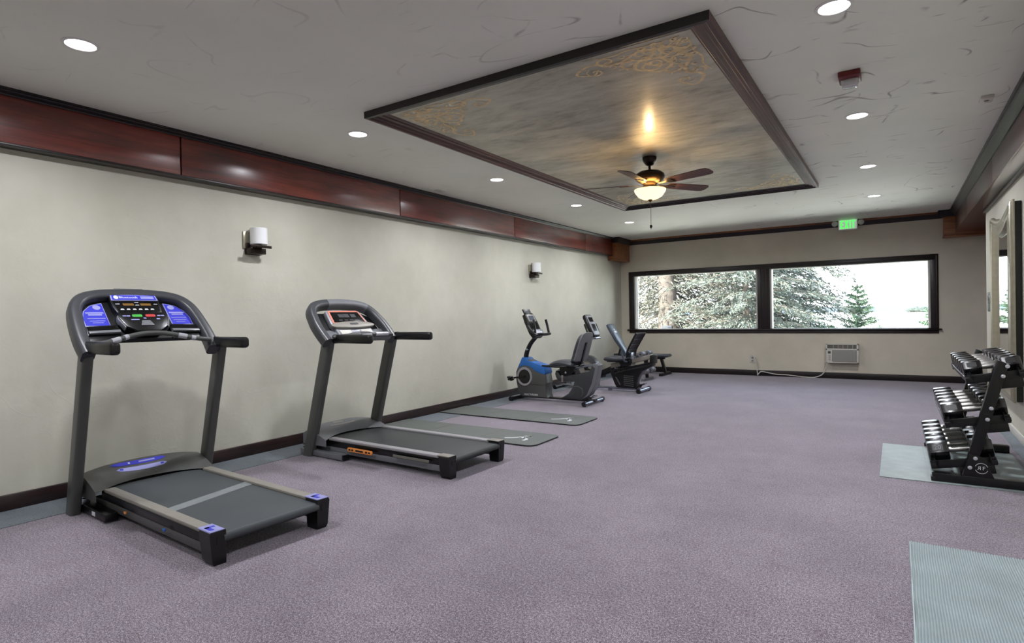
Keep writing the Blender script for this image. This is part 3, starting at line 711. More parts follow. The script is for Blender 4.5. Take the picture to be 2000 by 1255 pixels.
def placard(sg):
    pts = [(.185, .21), (.185, .43), (.21, .425), (.26, .405), (.305, .355), (.325, .29), (.325, .215)]
    b = MB().prism([(sg*a, s) for a, s in pts], -.052, -.044, HH, .003).build('placard', 'label_lilac', bk)
    q = MB().prism([(sg*(.25+(a-.25)*.92), .315+(s-.315)*.92) for a, s in pts], -.0445, -.0428, HH).build('placard_print', 'label_blue', b, smooth=0)
    m = MB(); m.prism([(sg*.225+.022*math.cos(2*PI*i/18), .385+.022*math.sin(2*PI*i/18)) for i in range(18)], -.043, -.0415, HH)
    for (a, s, w, h) in ((.248, .335, .05, .006), (.248, .318, .038, .006), (.248, .285, .05, .0025), (.248, .262, .042, .0025), (.248, .245, .03, .0025)):
        m.prism([(sg*a-w, s-h), (sg*a+w, s-h), (sg*a+w, s+h), (sg*a-w, s+h)], -.043, -.0415, HH)
    m.build('placard_mark', 'label_lilac', b, smooth=0)
placard(-1); placard(1)
# center console: display head above, control bowl below
c = MB().prism([(-.128, .275), (.128, .275), (.148, .36), (.15, .45), (.125, .478), (-.125, .478), (-.15, .45), (-.148, .36)], -.05, -.008, HH, .008).build('display_head', 'satin_black', t)
MB().prism([(-.142, .415), (.142, .415), (.138, .468), (.12, .474), (-.12, .474), (-.138, .468)], -.0085, -.0045, HH, .002).build('top_decal', 'label_lilac', c)
tb = MB().prism([(-.134, .42), (.134, .42), (.13, .464), (-.13, .464)], -.0046, -.0036, HH).build('decal_field', 'label_blue', c, smooth=0)
MT = Matrix(((0, -S2, S2, 0), (1, 0, 0, 0), (0, S2, S2, 0), (0, 0, 0, 1)))
def HT(v, s, n): p = HH(v, s, n); Mx = MT.copy(); Mx.translation = p; return Mx
m = MB().text('Bluetooth', .028, HT(-.035, .443, -.0036)); m.prism([(-.108+.014*math.cos(2*PI*i/16), .443+.017*math.sin(2*PI*i/16)) for i in range(16)], -.0037, -.0030, HH)
for s in (.452, .443, .434): m.prism([(.04, s-.0016), (.12, s-.0016), (.12, s+.0016), (.04, s+.0016)], -.0037, -.0030, HH)
m.build('decal_lettering', 'label_white', c, smooth=0)
d = MB().prism([(-.125, .30), (.125, .30), (.135, .405), (-.135, .405)], -.0085, -.005, HH, .002).build('display', 'display_black', c)
MB().prism([(-.085, .365), (-.02, .365), (-.02, .385), (-.085, .385)], -.0052, -.0042, HH).prism([(.02, .365), (.085, .365), (.085, .385), (.02, .385)], -.0052, -.0042, HH).build('readout', 'amber', c, smooth=0)
m = MB()
for i in range(6): m.prism([(-.10+.036*i+a*.012, .33+b*.005) for a, b in ((-1, -1), (1, -1), (.6, 1), (-.6, 1))], -.0052, -.0042, HH)
for a, s in ((-.115, .38), (0, .395), (.115, .38), (0, .37)): m.prism([(a-.012, s-.002), (a+.012, s-.002), (a+.012, s+.002), (a-.012, s+.002)], -.0052, -.0042, HH)
m.build('key_row', 'label_white', c, smooth=0)
bowl = [(-.145, .29), (.145, .29), (.150, .235), (.125, .16), (.07, .115), (-.07, .115), (-.125, .16), (-.150, .235)]
c2 = MB().prism(bowl, -.05, .012, HH, .012).build('control_pod', 'satin_black', t)
MB().prism([(.152, .26), (.156, .232), (.13, .152), (.118, .165), (.142, .235), (.14, .27)], -.03, .005, HH, .004).build('pod_trim', 'mid_gray', c2)
MB().prism([(-.152, .26), (-.156, .232), (-.13, .152), (-.118, .165), (-.142, .235), (-.14, .27)], -.03, .005, HH, .004).build('pod_trim', 'mid_gray', c2)
MB().prism(rrect(.06, .024, .008), .0115, .015, lambda a, b, h: HH(a-.04, b+.25, h), .002).build('start_button', 'start_green', c2)
MB().prism(rrect(.06, .024, .008), .0115, .015, lambda a, b, h: HH(a+.04, b+.25, h), .002).build('stop_button', 'stop_red', c2)
m = MB()
for a, s, w in ((-.115, .25, .01), (-.092, .25, .01), (.115, .25, .01), (.092, .25, .01), (-.06, .215, .024), (.08, .22, .01), (0, .228, .008)): m.prism([(a-w, s-.005), (a+w, s-.005), (a+w, s+.005), (a-w, s+.005)], .0118, .0128, HH)
m.build('key_marks', 'label_lilac', c2, smooth=0)
MB().prism([(-.04, .16), (.04, .16), (.025, .205), (-.025, .205)], .0115, .0165, HH, .003).build('safety_key_slot', 'mid_gray', c2)
for sg in (-1, 1):
    tr = MB().prism([(sg*.15, .135), (sg*.335, .125), (sg*.335, .205), (sg*.15, .215)], -.05, -.03, HH, .006).build('accessory_tray', 'black_plastic', t)
    MB().prism([(sg*.155, .135), (sg*.33, .128), (sg*.33, .15), (sg*.155, .158)], -.032, -.014, HH, .005).build('tray_lip', 'mid_gray', tr)
    MB().prism([(sg*.16, .172), (sg*.325, .166), (sg*.325, .196), (sg*.16, .20)], -.031, -.027, HH).build('speaker_slot', 'display_black', tr, smooth=0)
    MB().prism([(sg*.15, .085), (sg*.335, .075), (sg*.335, .125), (sg*.16, .13)], -.06, -.036, HH, .005).build('tray_well', 'satin_black', tr)
bar = spline([HH(v, s, .02) for v, s in ((-.345, .0), (-.25, .02), (-.15, .055), (-.06, .078), (0, .082), (.06, .078), (.15, .055), (.25, .02), (.345, .0))], 4)
pb = MB().tube(bar, .0155, 12).build('pulse_bar', 'graphite', t)
for a, b, mm in ((4, 8, 'chrome'), (24, 28, 'chrome')):
    MB().tube(bar[a:b-1], .0175, 12).tube(bar[b-1:b+1], .0175, 12).build('pulse_contact', mm, pb)
grips(t, .365, .755, .40, .36, 1.055)

# second treadmill
t = thing('treadmill', 'gray treadmill with an orange side handle, standing behind the blue-decal treadmill', 'treadmill', (.436, 3.675, 0), -1.5, 'treadmills')
P = dict(fh=.35, fu0=1.545, fu1=1.65, ru0=.26, railm='silver_rail', beltm='belt_black', footm='satin_black', capm='rail_gray', tubem='mid_gray', vc=.025)
deck_common(t, P)
hd = MB(); hood(hd, .362, -.03, .16, .29, .255, .165, .04); hd = hd.build('motor_hood', 'mid_gray', t, smooth=50)
def on_hood2(u, v, d=.002):
    ue = .16+.13*(abs(v)/.362)**2.2; tt = (u+.03)/(ue+.03); e = abs(v)/.362
    return (u, v, .255-.03*(1-min(1, tt/.25))**2-.09*max(0, (tt-.2)/.8)**1.4-.04*e**3*(1-tt*.7)+d)
for (ua, ub, va, vb) in ((.03, .055, -.09, .02), (.07, .083, -.15, .13)): MB().grid(lambda a, b: on_hood2(ua+(ub-ua)*a, va+(vb-va)*b), 2, 8).build('hood_decal', 'rail_gray', hd)
for sg in (-1, 1):
    m = MB(); a = -.395 if sg < 0 else .33; lean_post(m, a, a+.065, -.005, .30, .115, 1.03)
    m.build('upright', 'graphite', t, smooth=40)
MB().bx(-.02, .50, -.37, -.30, .008, .055, .006).bx(-.02, .50, .30, .37, .008, .055, .006).bx(-.05, .03, -.38, .38, .01, .06, .006).build('base_frame', 'mid_gray', t)
MB().bx(.495, .515, -.365, -.305, .012, .052, .003).build('frame_cap', 'satin_black', t)
[MB().cyl((-.04, sg*.34, .035), (-.04, sg*.30, .035), .035).build('transport_wheel', 'satin_black', t) for sg in (-1, 1)]
k = MB().prism(rrect(.30, .034, .014), -.352, -.338, lambda a, b, h: (.70+a, h, .108+b), .004).build('folding_handle', 'orange_plastic', t)
for a, w in ((-.12, .012), (-.085, .012), (0, .045), (.085, .012), (.12, .012)): MB().prism(rrect(2*w, .014, .005), -.3535, -.351, lambda x, y, h: (.70+a+x, h, .108+y)).build('handle_slot', 'satin_black', k)
MB().bx(1.08, 1.46, -.340, -.333, .108, .126).build('side_label', 'vent_gray', t)
HH = head_frame(.43, 1.055, -.06)
rp_ = spline([HH(v, s, -.045) for v, s in ring_path(.372, .43, -.035, 0)], 4)
MB().sweep(rp_, rrect(.078, .095, .026), N=Nn).build('console_ring', 'dark_gray', t, smooth=60)
MB().sweep([q for q in rp_[27:46]], rrect(.080, .097, .027), N=Nn).build('ring_top_cap', 'mid_gray', t, smooth=60)
MB().prism([(-.335, .0), (.335, .0), (.335, .08), (.335, .12), (-.335, .12), (-.335, .08)], -.09, -.055, HH, .004).build('console_shelf', 'mid_gray', t)
MB().prism([(-.34, .10), (.34, .10), (.33, .30), (.24, .36), (-.24, .36), (-.33, .30)], -.11, -.085, HH, .004).build('console_back', 'black_plastic', t)
c = MB().prism([(-.20, .02), (.20, .02), (.20, .14), (.215, .17), (.19, .335), (.16, .35), (-.16, .35), (-.19, .335), (-.215, .17), (-.20, .14)], -.085, -.035, HH, .012).build('console', 'console_gray', t)
r_ = MB().prism([(-.172, .325), (-.155, .338), (.155, .338), (.172, .325), (.192, .19), (.17, .175), (-.17, .175), (-.192, .19)], -.036, -.030, HH, .003).build('screen_bezel', 'salmon', c)
MB().prism([(-.155, .318), (.155, .318), (.172, .19), (-.172, .19)], -.031, -.0275, HH, .002).build('screen', 'display_black', c)
m = MB()
for a, s, w, h in ((-.06, .27, .028, .02), (.0, .272, .03, .022), (.075, .27, .028, .02), (-.09, .215, .02, .006), (-.03, .215, .02, .006), (.03, .215, .02, .006), (.09, .215, .02, .006)): m.prism([(a-w, s-h), (a+w, s-h), (a+w, s+h), (a-w, s+h)], -.0276, -.0268, HH)
m.build('screen_segments', 'dark_gray', c, smooth=0)
MB().prism(spl2([(-.225, .16), (-.1, .182), (0, .187), (.1, .182), (.225, .16), (.225, .125), (.1, .112), (0, .108), (-.1, .112), (-.225, .125)], 3), -.038, -.012, HH, .006).build('brow_bar', 'rail_gray', c)
MB().prism(rrect(.09, .02, .006), -.0122, -.010, lambda a, b, h: HH(a+.01, b+.152, h)).build('name_plate', 'dark_gray', c)
MB().prism([(-.17, .03), (-.06, .03), (-.055, .095), (-.18, .095)], -.036, -.028, HH, .003).prism([(.17, .03), (.06, .03), (.055, .095), (.18, .095)], -.036, -.028, HH, .003).build('key_panel', 'white_trim', c)
MB().prism(spl2([(-.31, -.02), (-.2, .0), (-.1, .03), (0, .04), (.1, .03), (.2, .0), (.31, -.02), (.3, -.05), (.12, -.045), (0, -.04), (-.12, -.045), (-.3, -.05)], 3), -.04, .01, HH, .008).build('front_lip', 'mid_gray', t)
MB().prism(rrect(.12, .05, .012), -.01, .05, lambda a, b, h: HH(a, b-.035, h), .008).build('key_housing', 'dark_gray', t)
bar = [HH(.06, -.03, .035), HH(.17, -.032, .035), HH(.26, -.03, .03), HH(.335, -.025, .01)]
pb = MB().tube(spline(bar, 4), .015, 12).tube(spline([HH(-v, a, b) for v, a, b in ((.06, -.03, .035), (.17, -.032, .035), (.26, -.03, .03), (.335, -.025, .01))], 4), .015, 12).build('pulse_bar', 'graphite', t)
MB().tube(spline(bar, 4)[2:9], .019, 12).build('pulse_contact', 'chrome', pb)
grips(t, .44, .87, .352, .352, 1.03)

# ------------------------------------------------------------------ mats
def yoga(x0, x1, y0, y1, label, skew=0):
    t = thing('exercise_mat', label, 'mat', (x0, y0, 0), 0, 'gray exercise mats by the wall')
    L, w = x1-x0, y1-y0; r = .09
    pts = [(0, 0)] + [(L-r+r*math.sin(a*PI/12), r-r*math.cos(a*PI/12)) for a in range(7)] + [(L-r+r*math.cos(a*PI/12), w-r+r*math.sin(a*PI/12)) for a in range(7)] + [(0, w)]
    sk = lambda a, b, h: (a, b+skew*a, h)
    MB().prism(pts, .004, .013, sk, .002).build('foam_edge', 'yoga_mat_edge', t)
    segs = [0, L*.34, L*.67, L]
    pa = [(p[0]*.998+.001, .004+p[1]*(1-.008/w)) for p in pts]
    MB().prism(pa, .012, .0145, sk, .001).build('top_layer', 'yoga_mat', t)
    for s_ in segs[1:3]: MB().bx(s_-.004, s_+.004, .006, w-.006, .0143, .0149).build('fold_line', 'dark_gray', t)
    m = MB()      # small white reclining figure
    c = (L-.33, w*.5)
    for pl, wd in (([(-.10, -.09), (-.02, -.04), (.06, .06), (.10, .085)], .011), ([(.10, .085), (.04, .06), (.05, -.0), (.10, -.03)], .012), ([(.07, -.01), (.12, -.04), (.13, -.075)], .016)):
        pp = spline([(c[0]+a, c[1]+b, 0) for a, b in pl], 4); n = len(pp); vs = []
        for i, p in enumerate(pp):
            tg = (pp[min(i+1, n-1)]-pp[max(i-1, 0)]).normalized(); sd = Vector((-tg.y, tg.x, 0)); vs += [sk(*(p+sd*wd).xy, .0149), sk(*(p-sd*wd).xy, .0149)]
        m.add(vs, [(2*i, 2*i+1, 2*i+3, 2*i+2) for i in range(n-1)])
    m.prism([(c[0]+.125+.018*math.cos(i*PI/6), c[1]-.095+.018*math.sin(i*PI/6)) for i in range(12)], .0145, .0149, sk)
    m.build('figure_print', 'white_print', t, smooth=0)
yoga(.035, 2.06, 4.51, 5.05, 'gray exercise mat nearest the gray treadmill, its end tucked behind the deck')
yoga(.035, 1.965, 5.59, 6.15, 'gray exercise mat lying alone on the carpet in front of the blue exercise bike')
t = thing('ribbed_mat', 'silvery ribbed mat on the carpet in the near corner of the aisle', 'mat', (4.868, 1.7, 0), 0)
def rib(a, b):
    n = 64*4; x = a*.62; y = b*1.885; r = (.5+.5*math.cos(a*64*2*PI))**.7
    w = .002*math.sin(y*23+x*2)*math.exp(-x*3) + .0025*math.sin(y*9+1)
    edge = .005*math.exp(-((y-1.86)/.05)**2)
    return (x + .002*math.sin(y*14)*math.exp(-x*8), y - .01*(a-.5)*0 + .05*a*0, 0.008+.006*r+max(w, -.004)+edge*math.exp(-x*4))
m = MB().grid(rib, 64*4, 60)
nv = 61; top_n = len(m.v)
vs = [(p[0], p[1], 0.0) for p in m.v]
edge_ids = [i*nv for i in range(257)]+[256*nv+j for j in range(1, nv)]+[i*nv+nv-1 for i in range(255, -1, -1)]+[j for j in range(nv-2, 0, -1)]
base = len(m.v); m.v += [vs[i] for i in edge_ids]
for q in range(len(edge_ids)): r = (q+1) % len(edge_ids); m.f.append((edge_ids[q], edge_ids[r], base+r, base+q))
m.build('ribbed_sheet', 'silver_mat', t, merge=False)
MB().bx(.001, .007, .004, 1.87, 0, .0155, .002).build('side_binding', 'silver_mat', t)
t = thing('rubber_mat', 'pale gray green rubber floor mat under the dumbbell rack', 'mat', (4.712, 4.905, 0), 0)
MB().bx(0, .88, 0, 1.215, 0, .006, .002).build('sheet', 'rubber_mat', t)
MB().bx(.286, .290, .003, 1.212, .0055, .0063).build('seam', 'rail_gray', t)

# ------------------------------------------------------------------ dumbbell rack
MZ = .006
RKX, RKY = 5.02, 4.94
rk = thing('dumbbell_rack', 'black three-tier dumbbell rack with slanted uprights beside the mirror', 'rack', (RKX, RKY, MZ))
Lr = 1.21
for y, nm in ((0, 0), (Lr, 1)):
    fb = MB().bx(.0, .56, y, y+.075, 0, .056, .004).build('foot_bar', 'satin_black', rk)
    MB().bx(-.006, .02, y-.002, y+.078, 0, .03, .004).build('foot_cap', 'black_plastic', fb)
    yy = y+.01 if nm == 0 else y+.005
    up = MB().prism([(.165, .05), (.225, .05), (.412, .80), (.40, .822), (.352, .842)], yy, yy+.055, XZ, .003).build('upright', 'satin_black', rk)
    MB().prism([(.168, .055), (.335, .055), (.285, .19), (.205, .21)], yy-.006, yy, XZ, .001).build('gusset_plate', 'satin_black', up)
    for (bx_, bz) in ((.195, .115), (.225, .18), (.29, .445), (.31, .52), (.372, .735), (.395, .80)):
        MB().lathe([(0, .006), (.006, .006), (.012, .003), (.013, 0), (0, 0)], T(bx_+.012, yy-.006 if nm == 0 else yy, bz) @ RX(90), 12).build('bolt', 'chrome', up)
    if nm == 0:
        m = MB(); cx, cz, r = .268, .117, .034
        for a0, a1 in ((20, 160), (200, 340)): m.sweep([(cx+r*math.cos(math.radians(a)), yy-.0075, cz+r*math.sin(math.radians(a))) for a in range(a0, a1+1, 10)], [(-.0012, -.001), (.0012, -.001), (.0012, .001), (-.0012, .001)], N=(0, 1, 0))
        MR = Matrix(((1, 0, 0, cx+.012), (0, 0, 1, yy-.0075), (0, 1, 0, cz), (0, 0, 0, 1))); ML = MR @ Matrix.Scale(-1, 4, (1, 0, 0)); ML.translation = Vector((cx-.012, yy-.0075, cz))
        m.text('F', .034, MR).text('R', .034, ML)
        m.build('rack_logo', 'white_print', up, smooth=0)
tiers = [(-.02, .34, .175, .245, .070, .13, '20'), (.062, .412, .462, .528, .064, .12, '15'), (.18, .49, .765, .82, .056, .105, '10')]
for (x0, x1, z0, z1, hr, hl, num) in tiers:
    dx, dz = x1-x0, z1-z0; a = math.atan2(dz, dx)
    Mx = T(x0, 0, z0) @ Matrix.Rotation(-a, 4, 'Y'); Lx = math.hypot(dx, dz)
    sh = MB()
    off = -hr*.866-.004
    s_ = sh.bx(.0, .035, .02, Lr+.05, off-.03, off, .003, Mx).bx(.03, .034, .02, Lr+.05, off-.01, off+.03, 0, Mx).build('tier_rail', 'satin_black', rk)
    MB().bx(Lx-.035, Lx, .02, Lr+.05, off-.03, off, .003, Mx).bx(Lx-.034, Lx-.03, .02, Lr+.05, off-.01, off+.03, 0, Mx).build('tier_rail', 'satin_black', rk)
    MB().bx(.0, Lx, .06, .075, off-.045, off+.012, .003, Mx).bx(Lx*.42, Lx*.95, .062, .074, off-.10, off-.03, .003, Mx).build('tier_bracket', 'satin_black', s_)
    MB().bx(.0, Lx, Lr-.02, Lr-.005, off-.045, off+.012, .003, Mx).build('tier_bracket', 'satin_black', s_)
# dumbbells: one of each size with its parts, then copies along the tier
ORD = ['nearest the camera', 'second from the near end', 'third from the near end', 'fourth from the near end', 'fifth from the near end', 'at the far end']
TN = ['bottom', 'middle', 'top']
for ti, (x0, x1, z0, z1, hr, hl, num) in enumerate(tiers):
    dx, dz = x1-x0, z1-z0; a = math.atan2(dz, dx); Lx = math.hypot(dx, dz); hl = Lx*.34; first = None
    hexs = [(hr*math.cos(math.radians(60*i)), hr*math.sin(math.radians(60*i))) for i in range(6)]
    for k in range(6):
        loc = (RKX, RKY+.135+k*.185, MZ); lab = f'black hex dumbbell on the {TN[ti]} rack tier, {ORD[k]}'
        rt = thing('hex_dumbbell', lab, 'dumbbell', loc, 0, f'hex dumbbells on the {TN[ti]} tier')
        if first is None:
            Mx = T(x0, 0, z0) @ Matrix.Rotation(-a, 4, 'Y'); parts = []
            for h0, h1 in ((0, hl), (Lx-hl, Lx)):
                hd = MB().prism(hexs, h0, h1, lambda p, q, h: Mx @ Vector((h, p, q)), hr*.16, 2).build('weight_head', 'rubber_hex', rt, smooth=25)
                fm = Mx @ T((h0+h1)/2, 0, 0) @ RX(-30) @ T(0, -hr*.866-.0005, 0)
                pl = MB().prism(rrect(hl*.5, hr*.62, .006), 0, .0015, lambda p, q, h: fm @ Vector((p, -h, q))).build('number_plate', 'black_plastic', hd, smooth=0)
                parts.append((hd, pl))
            hn = MB().cyl(Mx @ Vector((hl-.004, 0, 0)), Mx @ Vector((Lx-hl+.004, 0, 0)), .0165, 16)
            hn = hn.lathe([(.0165, hl), (.0185, hl+.03), (.0195, Lx/2), (.0185, Lx-hl-.03), (.0165, Lx-hl)], Mx @ Matrix.Rotation(PI/2, 4, 'Y'), 16).build('handle', 'handle_steel', rt)
            fm2 = Mx @ T(hl/2, 0, 0) @ RX(-30) @ T(0, -hr*.866-.0022, 0) @ RX(90)
            if ti == 0: MB().text(num, hr*.62, fm2).build('number', 'mid_gray', parts[0][0], smooth=0)
            first = (parts, hn)
        else:
            for hd, pl in first[0]:
                c = hd.copy(); COL.objects.link(c); c.parent = rt
                d = pl.copy(); COL.objects.link(d); d.parent = c
            c = first[1].copy(); COL.objects.link(c); c.parent = rt
# ------------------------------------------------------------------ exercise bikes
def stabilizer(t, x, hl, z, m_, name, wheels=False, r=.026):
    s = MB().cyl((x, -hl, z), (x, hl, z), r, 16).build(name, m_, t)
    for sg in (-1, 1):
        MB().cyl((x, sg*(hl-.004), z), (x, sg*(hl+.03), z), r*1.18, 16).bx(x-.02, x+.02, sg*hl-.014, sg*hl+.014, 0, z, .004).build('end_cap', 'black_plastic', s)
        if wheels: MB().cyl((x-.03, sg*(hl-.05)-.015, z), (x-.03, sg*(hl-.05)+.015, z), .03, 16).build('transport_wheel', 'satin_black', s)
    return s
def loop(m, x, z, w, h):
    m.tube(spline([(x-.06, -w, z), (x-.01, -w, z+h*.8), (x+.05, -w*.9, z+h), (x+.05, w*.9, z+h), (x-.01, w, z+h*.8), (x-.06, w, z)], 4), .011, 8)
t = thing('recumbent_bike', 'recumbent exercise bike with a bright blue cowl and gray body', 'exercise bike', (.01, 7.08, 0)); t.scale = (.95, 1, 1)
hw = .095
body = [(.335, .50), (.285, .40), (.285, .27), (.315, .14), (.345, .07), (.40, .05), (.82, .05), (.80, .10), (.80, .24), (.815, .26), (.775, .47), (.70, .49), (.50, .57), (.40, .60)]
b = MB().prism(body, -hw, hw, XZ, .018).build('drive_housing', 'graphite', t, smooth=40)
MB().prism([(.325, .42), (.36, .53), (.40, .605), (.455, .60), (.50, .565), (.60, .535), (.72, .505), (.775, .49), (.80, .40), (.79, .375), (.70, .39), (.62, .42), (.57, .455), (.50, .485), (.42, .49), (.36, .465)], -hw-.006, hw+.006, XZ, .012).build('blue_cowl', 'bike_blue', b, smooth=40)
MB().prism([(.31, .23), (.79, .225), (.79, .229), (.31, .236)], -hw-.0015, hw+.0015, XZ).build('body_seam', 'satin_black', b, smooth=0)
for sg in (-1, 1):
    M_ = T(.44, sg*(hw-.002), .335) @ RX(90 if sg < 0 else -90)
    d = MB().lathe([(.098, 0), (.102, .012), (.128, .014), (.134, .004), (.134, 0)], M_, 36).build('flywheel_rim', 'mid_gray' if sg > 0 else 'silver_rail', b)
    MB().lathe([(0, .004), (.10, .005), (.104, .002), (.104, 0)], M_, 32).build('flywheel_disc', 'display_black', d)
    cr = MB().lathe([(0, .02), (.016, .018), (.02, .004)], M_, 16)
    ex = -.20 if sg < 0 else .16
    cr.sweep([(.44, sg*(hw+.014), .335), (.44+ex*.85, sg*(hw+.03), .335-.022*(1 if sg < 0 else -1))], rrect(.018, .024, .005)).build('crank', 'satin_black', t)
    pd = MB(); c = (.44+ex, sg*(hw+.075), .335-.026*(1 if sg < 0 else -1))
    pd.box(c, (.085, .09, .022), T(*c) @ RY(35) @ T(-c[0], -c[1], -c[2]), .006).box((c[0], c[1], c[2]), (.03, .095, .06), T(*c) @ RY(35) @ T(-c[0], -c[1], -c[2]), .01).build('pedal', 'satin_black', t)
m = MB(); MB_t = Matrix(((1, 0, 0, .545), (0, 0, 1, -hw-.0012), (0, 1, 0, .085), (0, 0, 0, 1)))
MB().text('HEALTHRIDER', .037, MB_t, .0004).build('body_lettering', 'white_print', b, smooth=0)
MB().tube(spline([(.40, 0, .56), (.43, 0, .68), (.50, 0, .80), (.60, 0, .90), (.63, 0, .94)], 6), .03, 14, scale=[1.25-.35*i/24 for i in range(25)]).build('console_mast', 'satin_black', t)
MB().cyl((.455, -.03, .715), (.455, -.055, .715), .016).build('mast_knob', 'steel_tube', t)
# console: leaning panel facing the rider
HB = lambda a, s, n: Vector((.62+s*-.42*0+(-s*.45)+n*.893, a, .90+s*.893+n*.45))
c = MB().prism([(-.10, -.02), (.10, -.02), (.14, .06), (.14, .23), (.12, .345), (-.12, .345), (-.14, .23), (-.14, .06)], -.04, .02, HB, .014).build('console', 'satin_black', t, smooth=45)
MB().prism([(-.10, .225), (.10, .225), (.10, .33), (-.10, .33)], .019, .025, HB, .003).build('screen_bezel', 'rail_gray', c)
MB().prism([(-.065, .238), (.065, .238), (.065, .316), (-.065, .316)], .0245, .0262, HB).build('screen', 'pad_vinyl', c, smooth=0)
MB().prism([(-.115, .0), (-.07, -.015), (.07, -.015), (.115, .0), (.125, .085), (-.125, .085)], .016, .05, HB, .01).build('key_shelf', 'console_gray', c)
MB().prism([(-.085, .03), (.085, .03), (.085, .055), (-.085, .055)], .0495, .0515, HB).prism([(-.05, .066), (.05, .066), (.05, .078), (-.05, .078)], .0495, .0515, HB).build('key_row', 'label_white', c, smooth=0)
MB().prism([(-.10, .11), (.10, .11), (.10, .2), (-.10, .2)], .0195, .022, HB).build('lower_display', 'display_black', c, smooth=0)
MB().prism([(-.085, .335), (.085, .335), (.09, .43), (-.09, .43)], -.02, .004, HB, .006).prism([(-.09, .345), (.09, .345), (.09, .36), (-.09, .36)], .0, .022, HB, .003).build('tablet_rest', 'black_plastic', c)
hb = spline([HB(-.10, .22, -.02), HB(-.16, .10, .02), HB(-.17, .0, .08), HB(-.13, -.03, .13), HB(0, -.04, .14), HB(.13, -.03, .13), HB(.17, .0, .10), HB(.175, .10, .12), HB(.17, .19, .14)], 5)
MB().tube(hb, .019, 10).tube(spline([HB(-.17, .0, .08), HB(-.175, .10, .12), HB(-.17, .19, .14)], 4), .016, 10).build('handlebar', 'satin_black', t)
# rear frame, rail, seat
rear = [(.95, .43), (.935, .39), (.955, .33), (1.0, .29), (1.05, .285), (1.25, .30), (1.22, .22), (1.15, .13), (1.05, .075), (1.02, .055), (1.36, .05), (1.48, .12), (1.57, .27), (1.625, .52), (1.60, .545), (1.53, .535), (1.49, .44), (1.10, .365), (1.02, .37), (.99, .42)]
r_ = MB().prism(rear, -.07, .07, XZ, .018).build('rear_frame', 'dark_gray', t, smooth=40)
MB().prism([(1.53, .52), (1.60, .545), (1.628, .52), (1.575, .27), (1.48, .12), (1.36, .055), (1.44, .125), (1.52, .28), (1.575, .48)], -.076, .076, XZ, .008).build('rear_spine', 'mid_gray', r_, smooth=40)
MB().prism([(1.16, .215), (1.30, .225), (1.36, .20), (1.375, .14), (1.35, .10), (1.365, .10), (1.392, .14), (1.378, .21), (1.31, .24), (1.17, .232)], -.074, .074, XZ, .003).build('shell_crease', 'graphite', r_)
MB().bx(1.045, 1.075, -.076, .076, .28, .375, .004).build('frame_strap', 'rail_gray', r_)
MB().sweep([(.97, 0, .43), (1.57, 0, .53)], rrect(.06, .03, .008)).build('seat_rail', 'steel_tube', t)
MB().bx(.36, 1.55, -.045, .045, .035, .06, .006).build('floor_beam', 'satin_black', t)
ca = MB().prism([(1.0, .52), (1.02, .40), (1.06, .365), (1.20, .375), (1.24, .42), (1.24, .52)], -.065, .065, XZ, .012).build('seat_carriage', 'satin_black', t)
MB().bx(1.10, 1.125, -.068, -.064, .40, .425).build('carriage_label', 'label_white', ca)
m = MB().grid(lambda a, b: (.87+.40*a, (b-.5)*(.30+.10*a), .555+.03*math.sin(a*PI*.9+.2)-.035*abs(2*b-1)**4-.03*(1-a)**6), 12, 12)
m.grid(lambda a, b: (.87+.40*a, (b-.5)*(.30+.10*a), .515), 12, 12)
for e in range(4):
    f_ = [(lambda s_: (s_, 0)), (lambda s_: (s_, 1)), (lambda s_: (0, s_)), (lambda s_: (1, s_))][e]
    m.grid(lambda s_, q: (.87+.40*f_(s_)[0], (f_(s_)[1]-.5)*(.30+.10*f_(s_)[0]), .515+q*(.04+.03*math.sin(f_(s_)[0]*PI*.9+.2)-.035*abs(2*f_(s_)[1]-1)**4-.03*(1-f_(s_)[0])**6)), 12, 1)
m.build('seat', 'seat_vinyl', t, smooth=50)
MB().bx(.90, 1.30, -.16, .16, .495, .517, .008).build('seat_pan', 'satin_black', t)
for sg in (-1, 1): MB().tube(spline([(1.22, sg*.16, .51), (1.08, sg*.20, .50), (.88, sg*.215, .505), (.82, sg*.215, .51)], 4), .014, 10).build('seat_handle', 'black_plastic', t)
bp = [(-.17, 0), (.17, 0), (.19, .10), (.18, .30), (.14, .385), (.07, .41), (-.07, .41), (-.14, .385), (-.18, .30), (-.19, .10)]
BK = lambda a, s, n: Vector((1.305+s*.30-n*.954+.05*(s-.2)**2, a, .565+s*.93-n*.30))
MB().prism(spl2(bp, 3), .0, .055, BK, .018).build('backrest_pad', 'seat_vinyl', t, smooth=50)
bs = MB().prism(spl2([(a*1.02, s*1.01) for a, s in bp], 3), -.03, .004, BK, .012).build('backrest_shell', 'mid_gray', t, smooth=50)
MB().prism([(-.022, -.06), (.022, -.06), (.022, .26), (-.022, .26)], -.048, -.026, BK, .004).build('back_post', 'satin_black', bs)
MB().tube(spline([(1.31, 0, .55), (1.28, 0, .50), (1.22, 0, .47), (1.1, 0, .47)], 4), .022, 10).build('back_bracket', 'satin_black', t)
stabilizer(t, .30, .24, .035, 'satin_black', 'front_stabilizer', True)
s_ = stabilizer(t, 1.51, .27, .036, 'steel_tube', 'rear_stabilizer')
m = MB(); loop(m, 1.47, .045, .09, .055); m.build('lift_handle', 'satin_black', t)

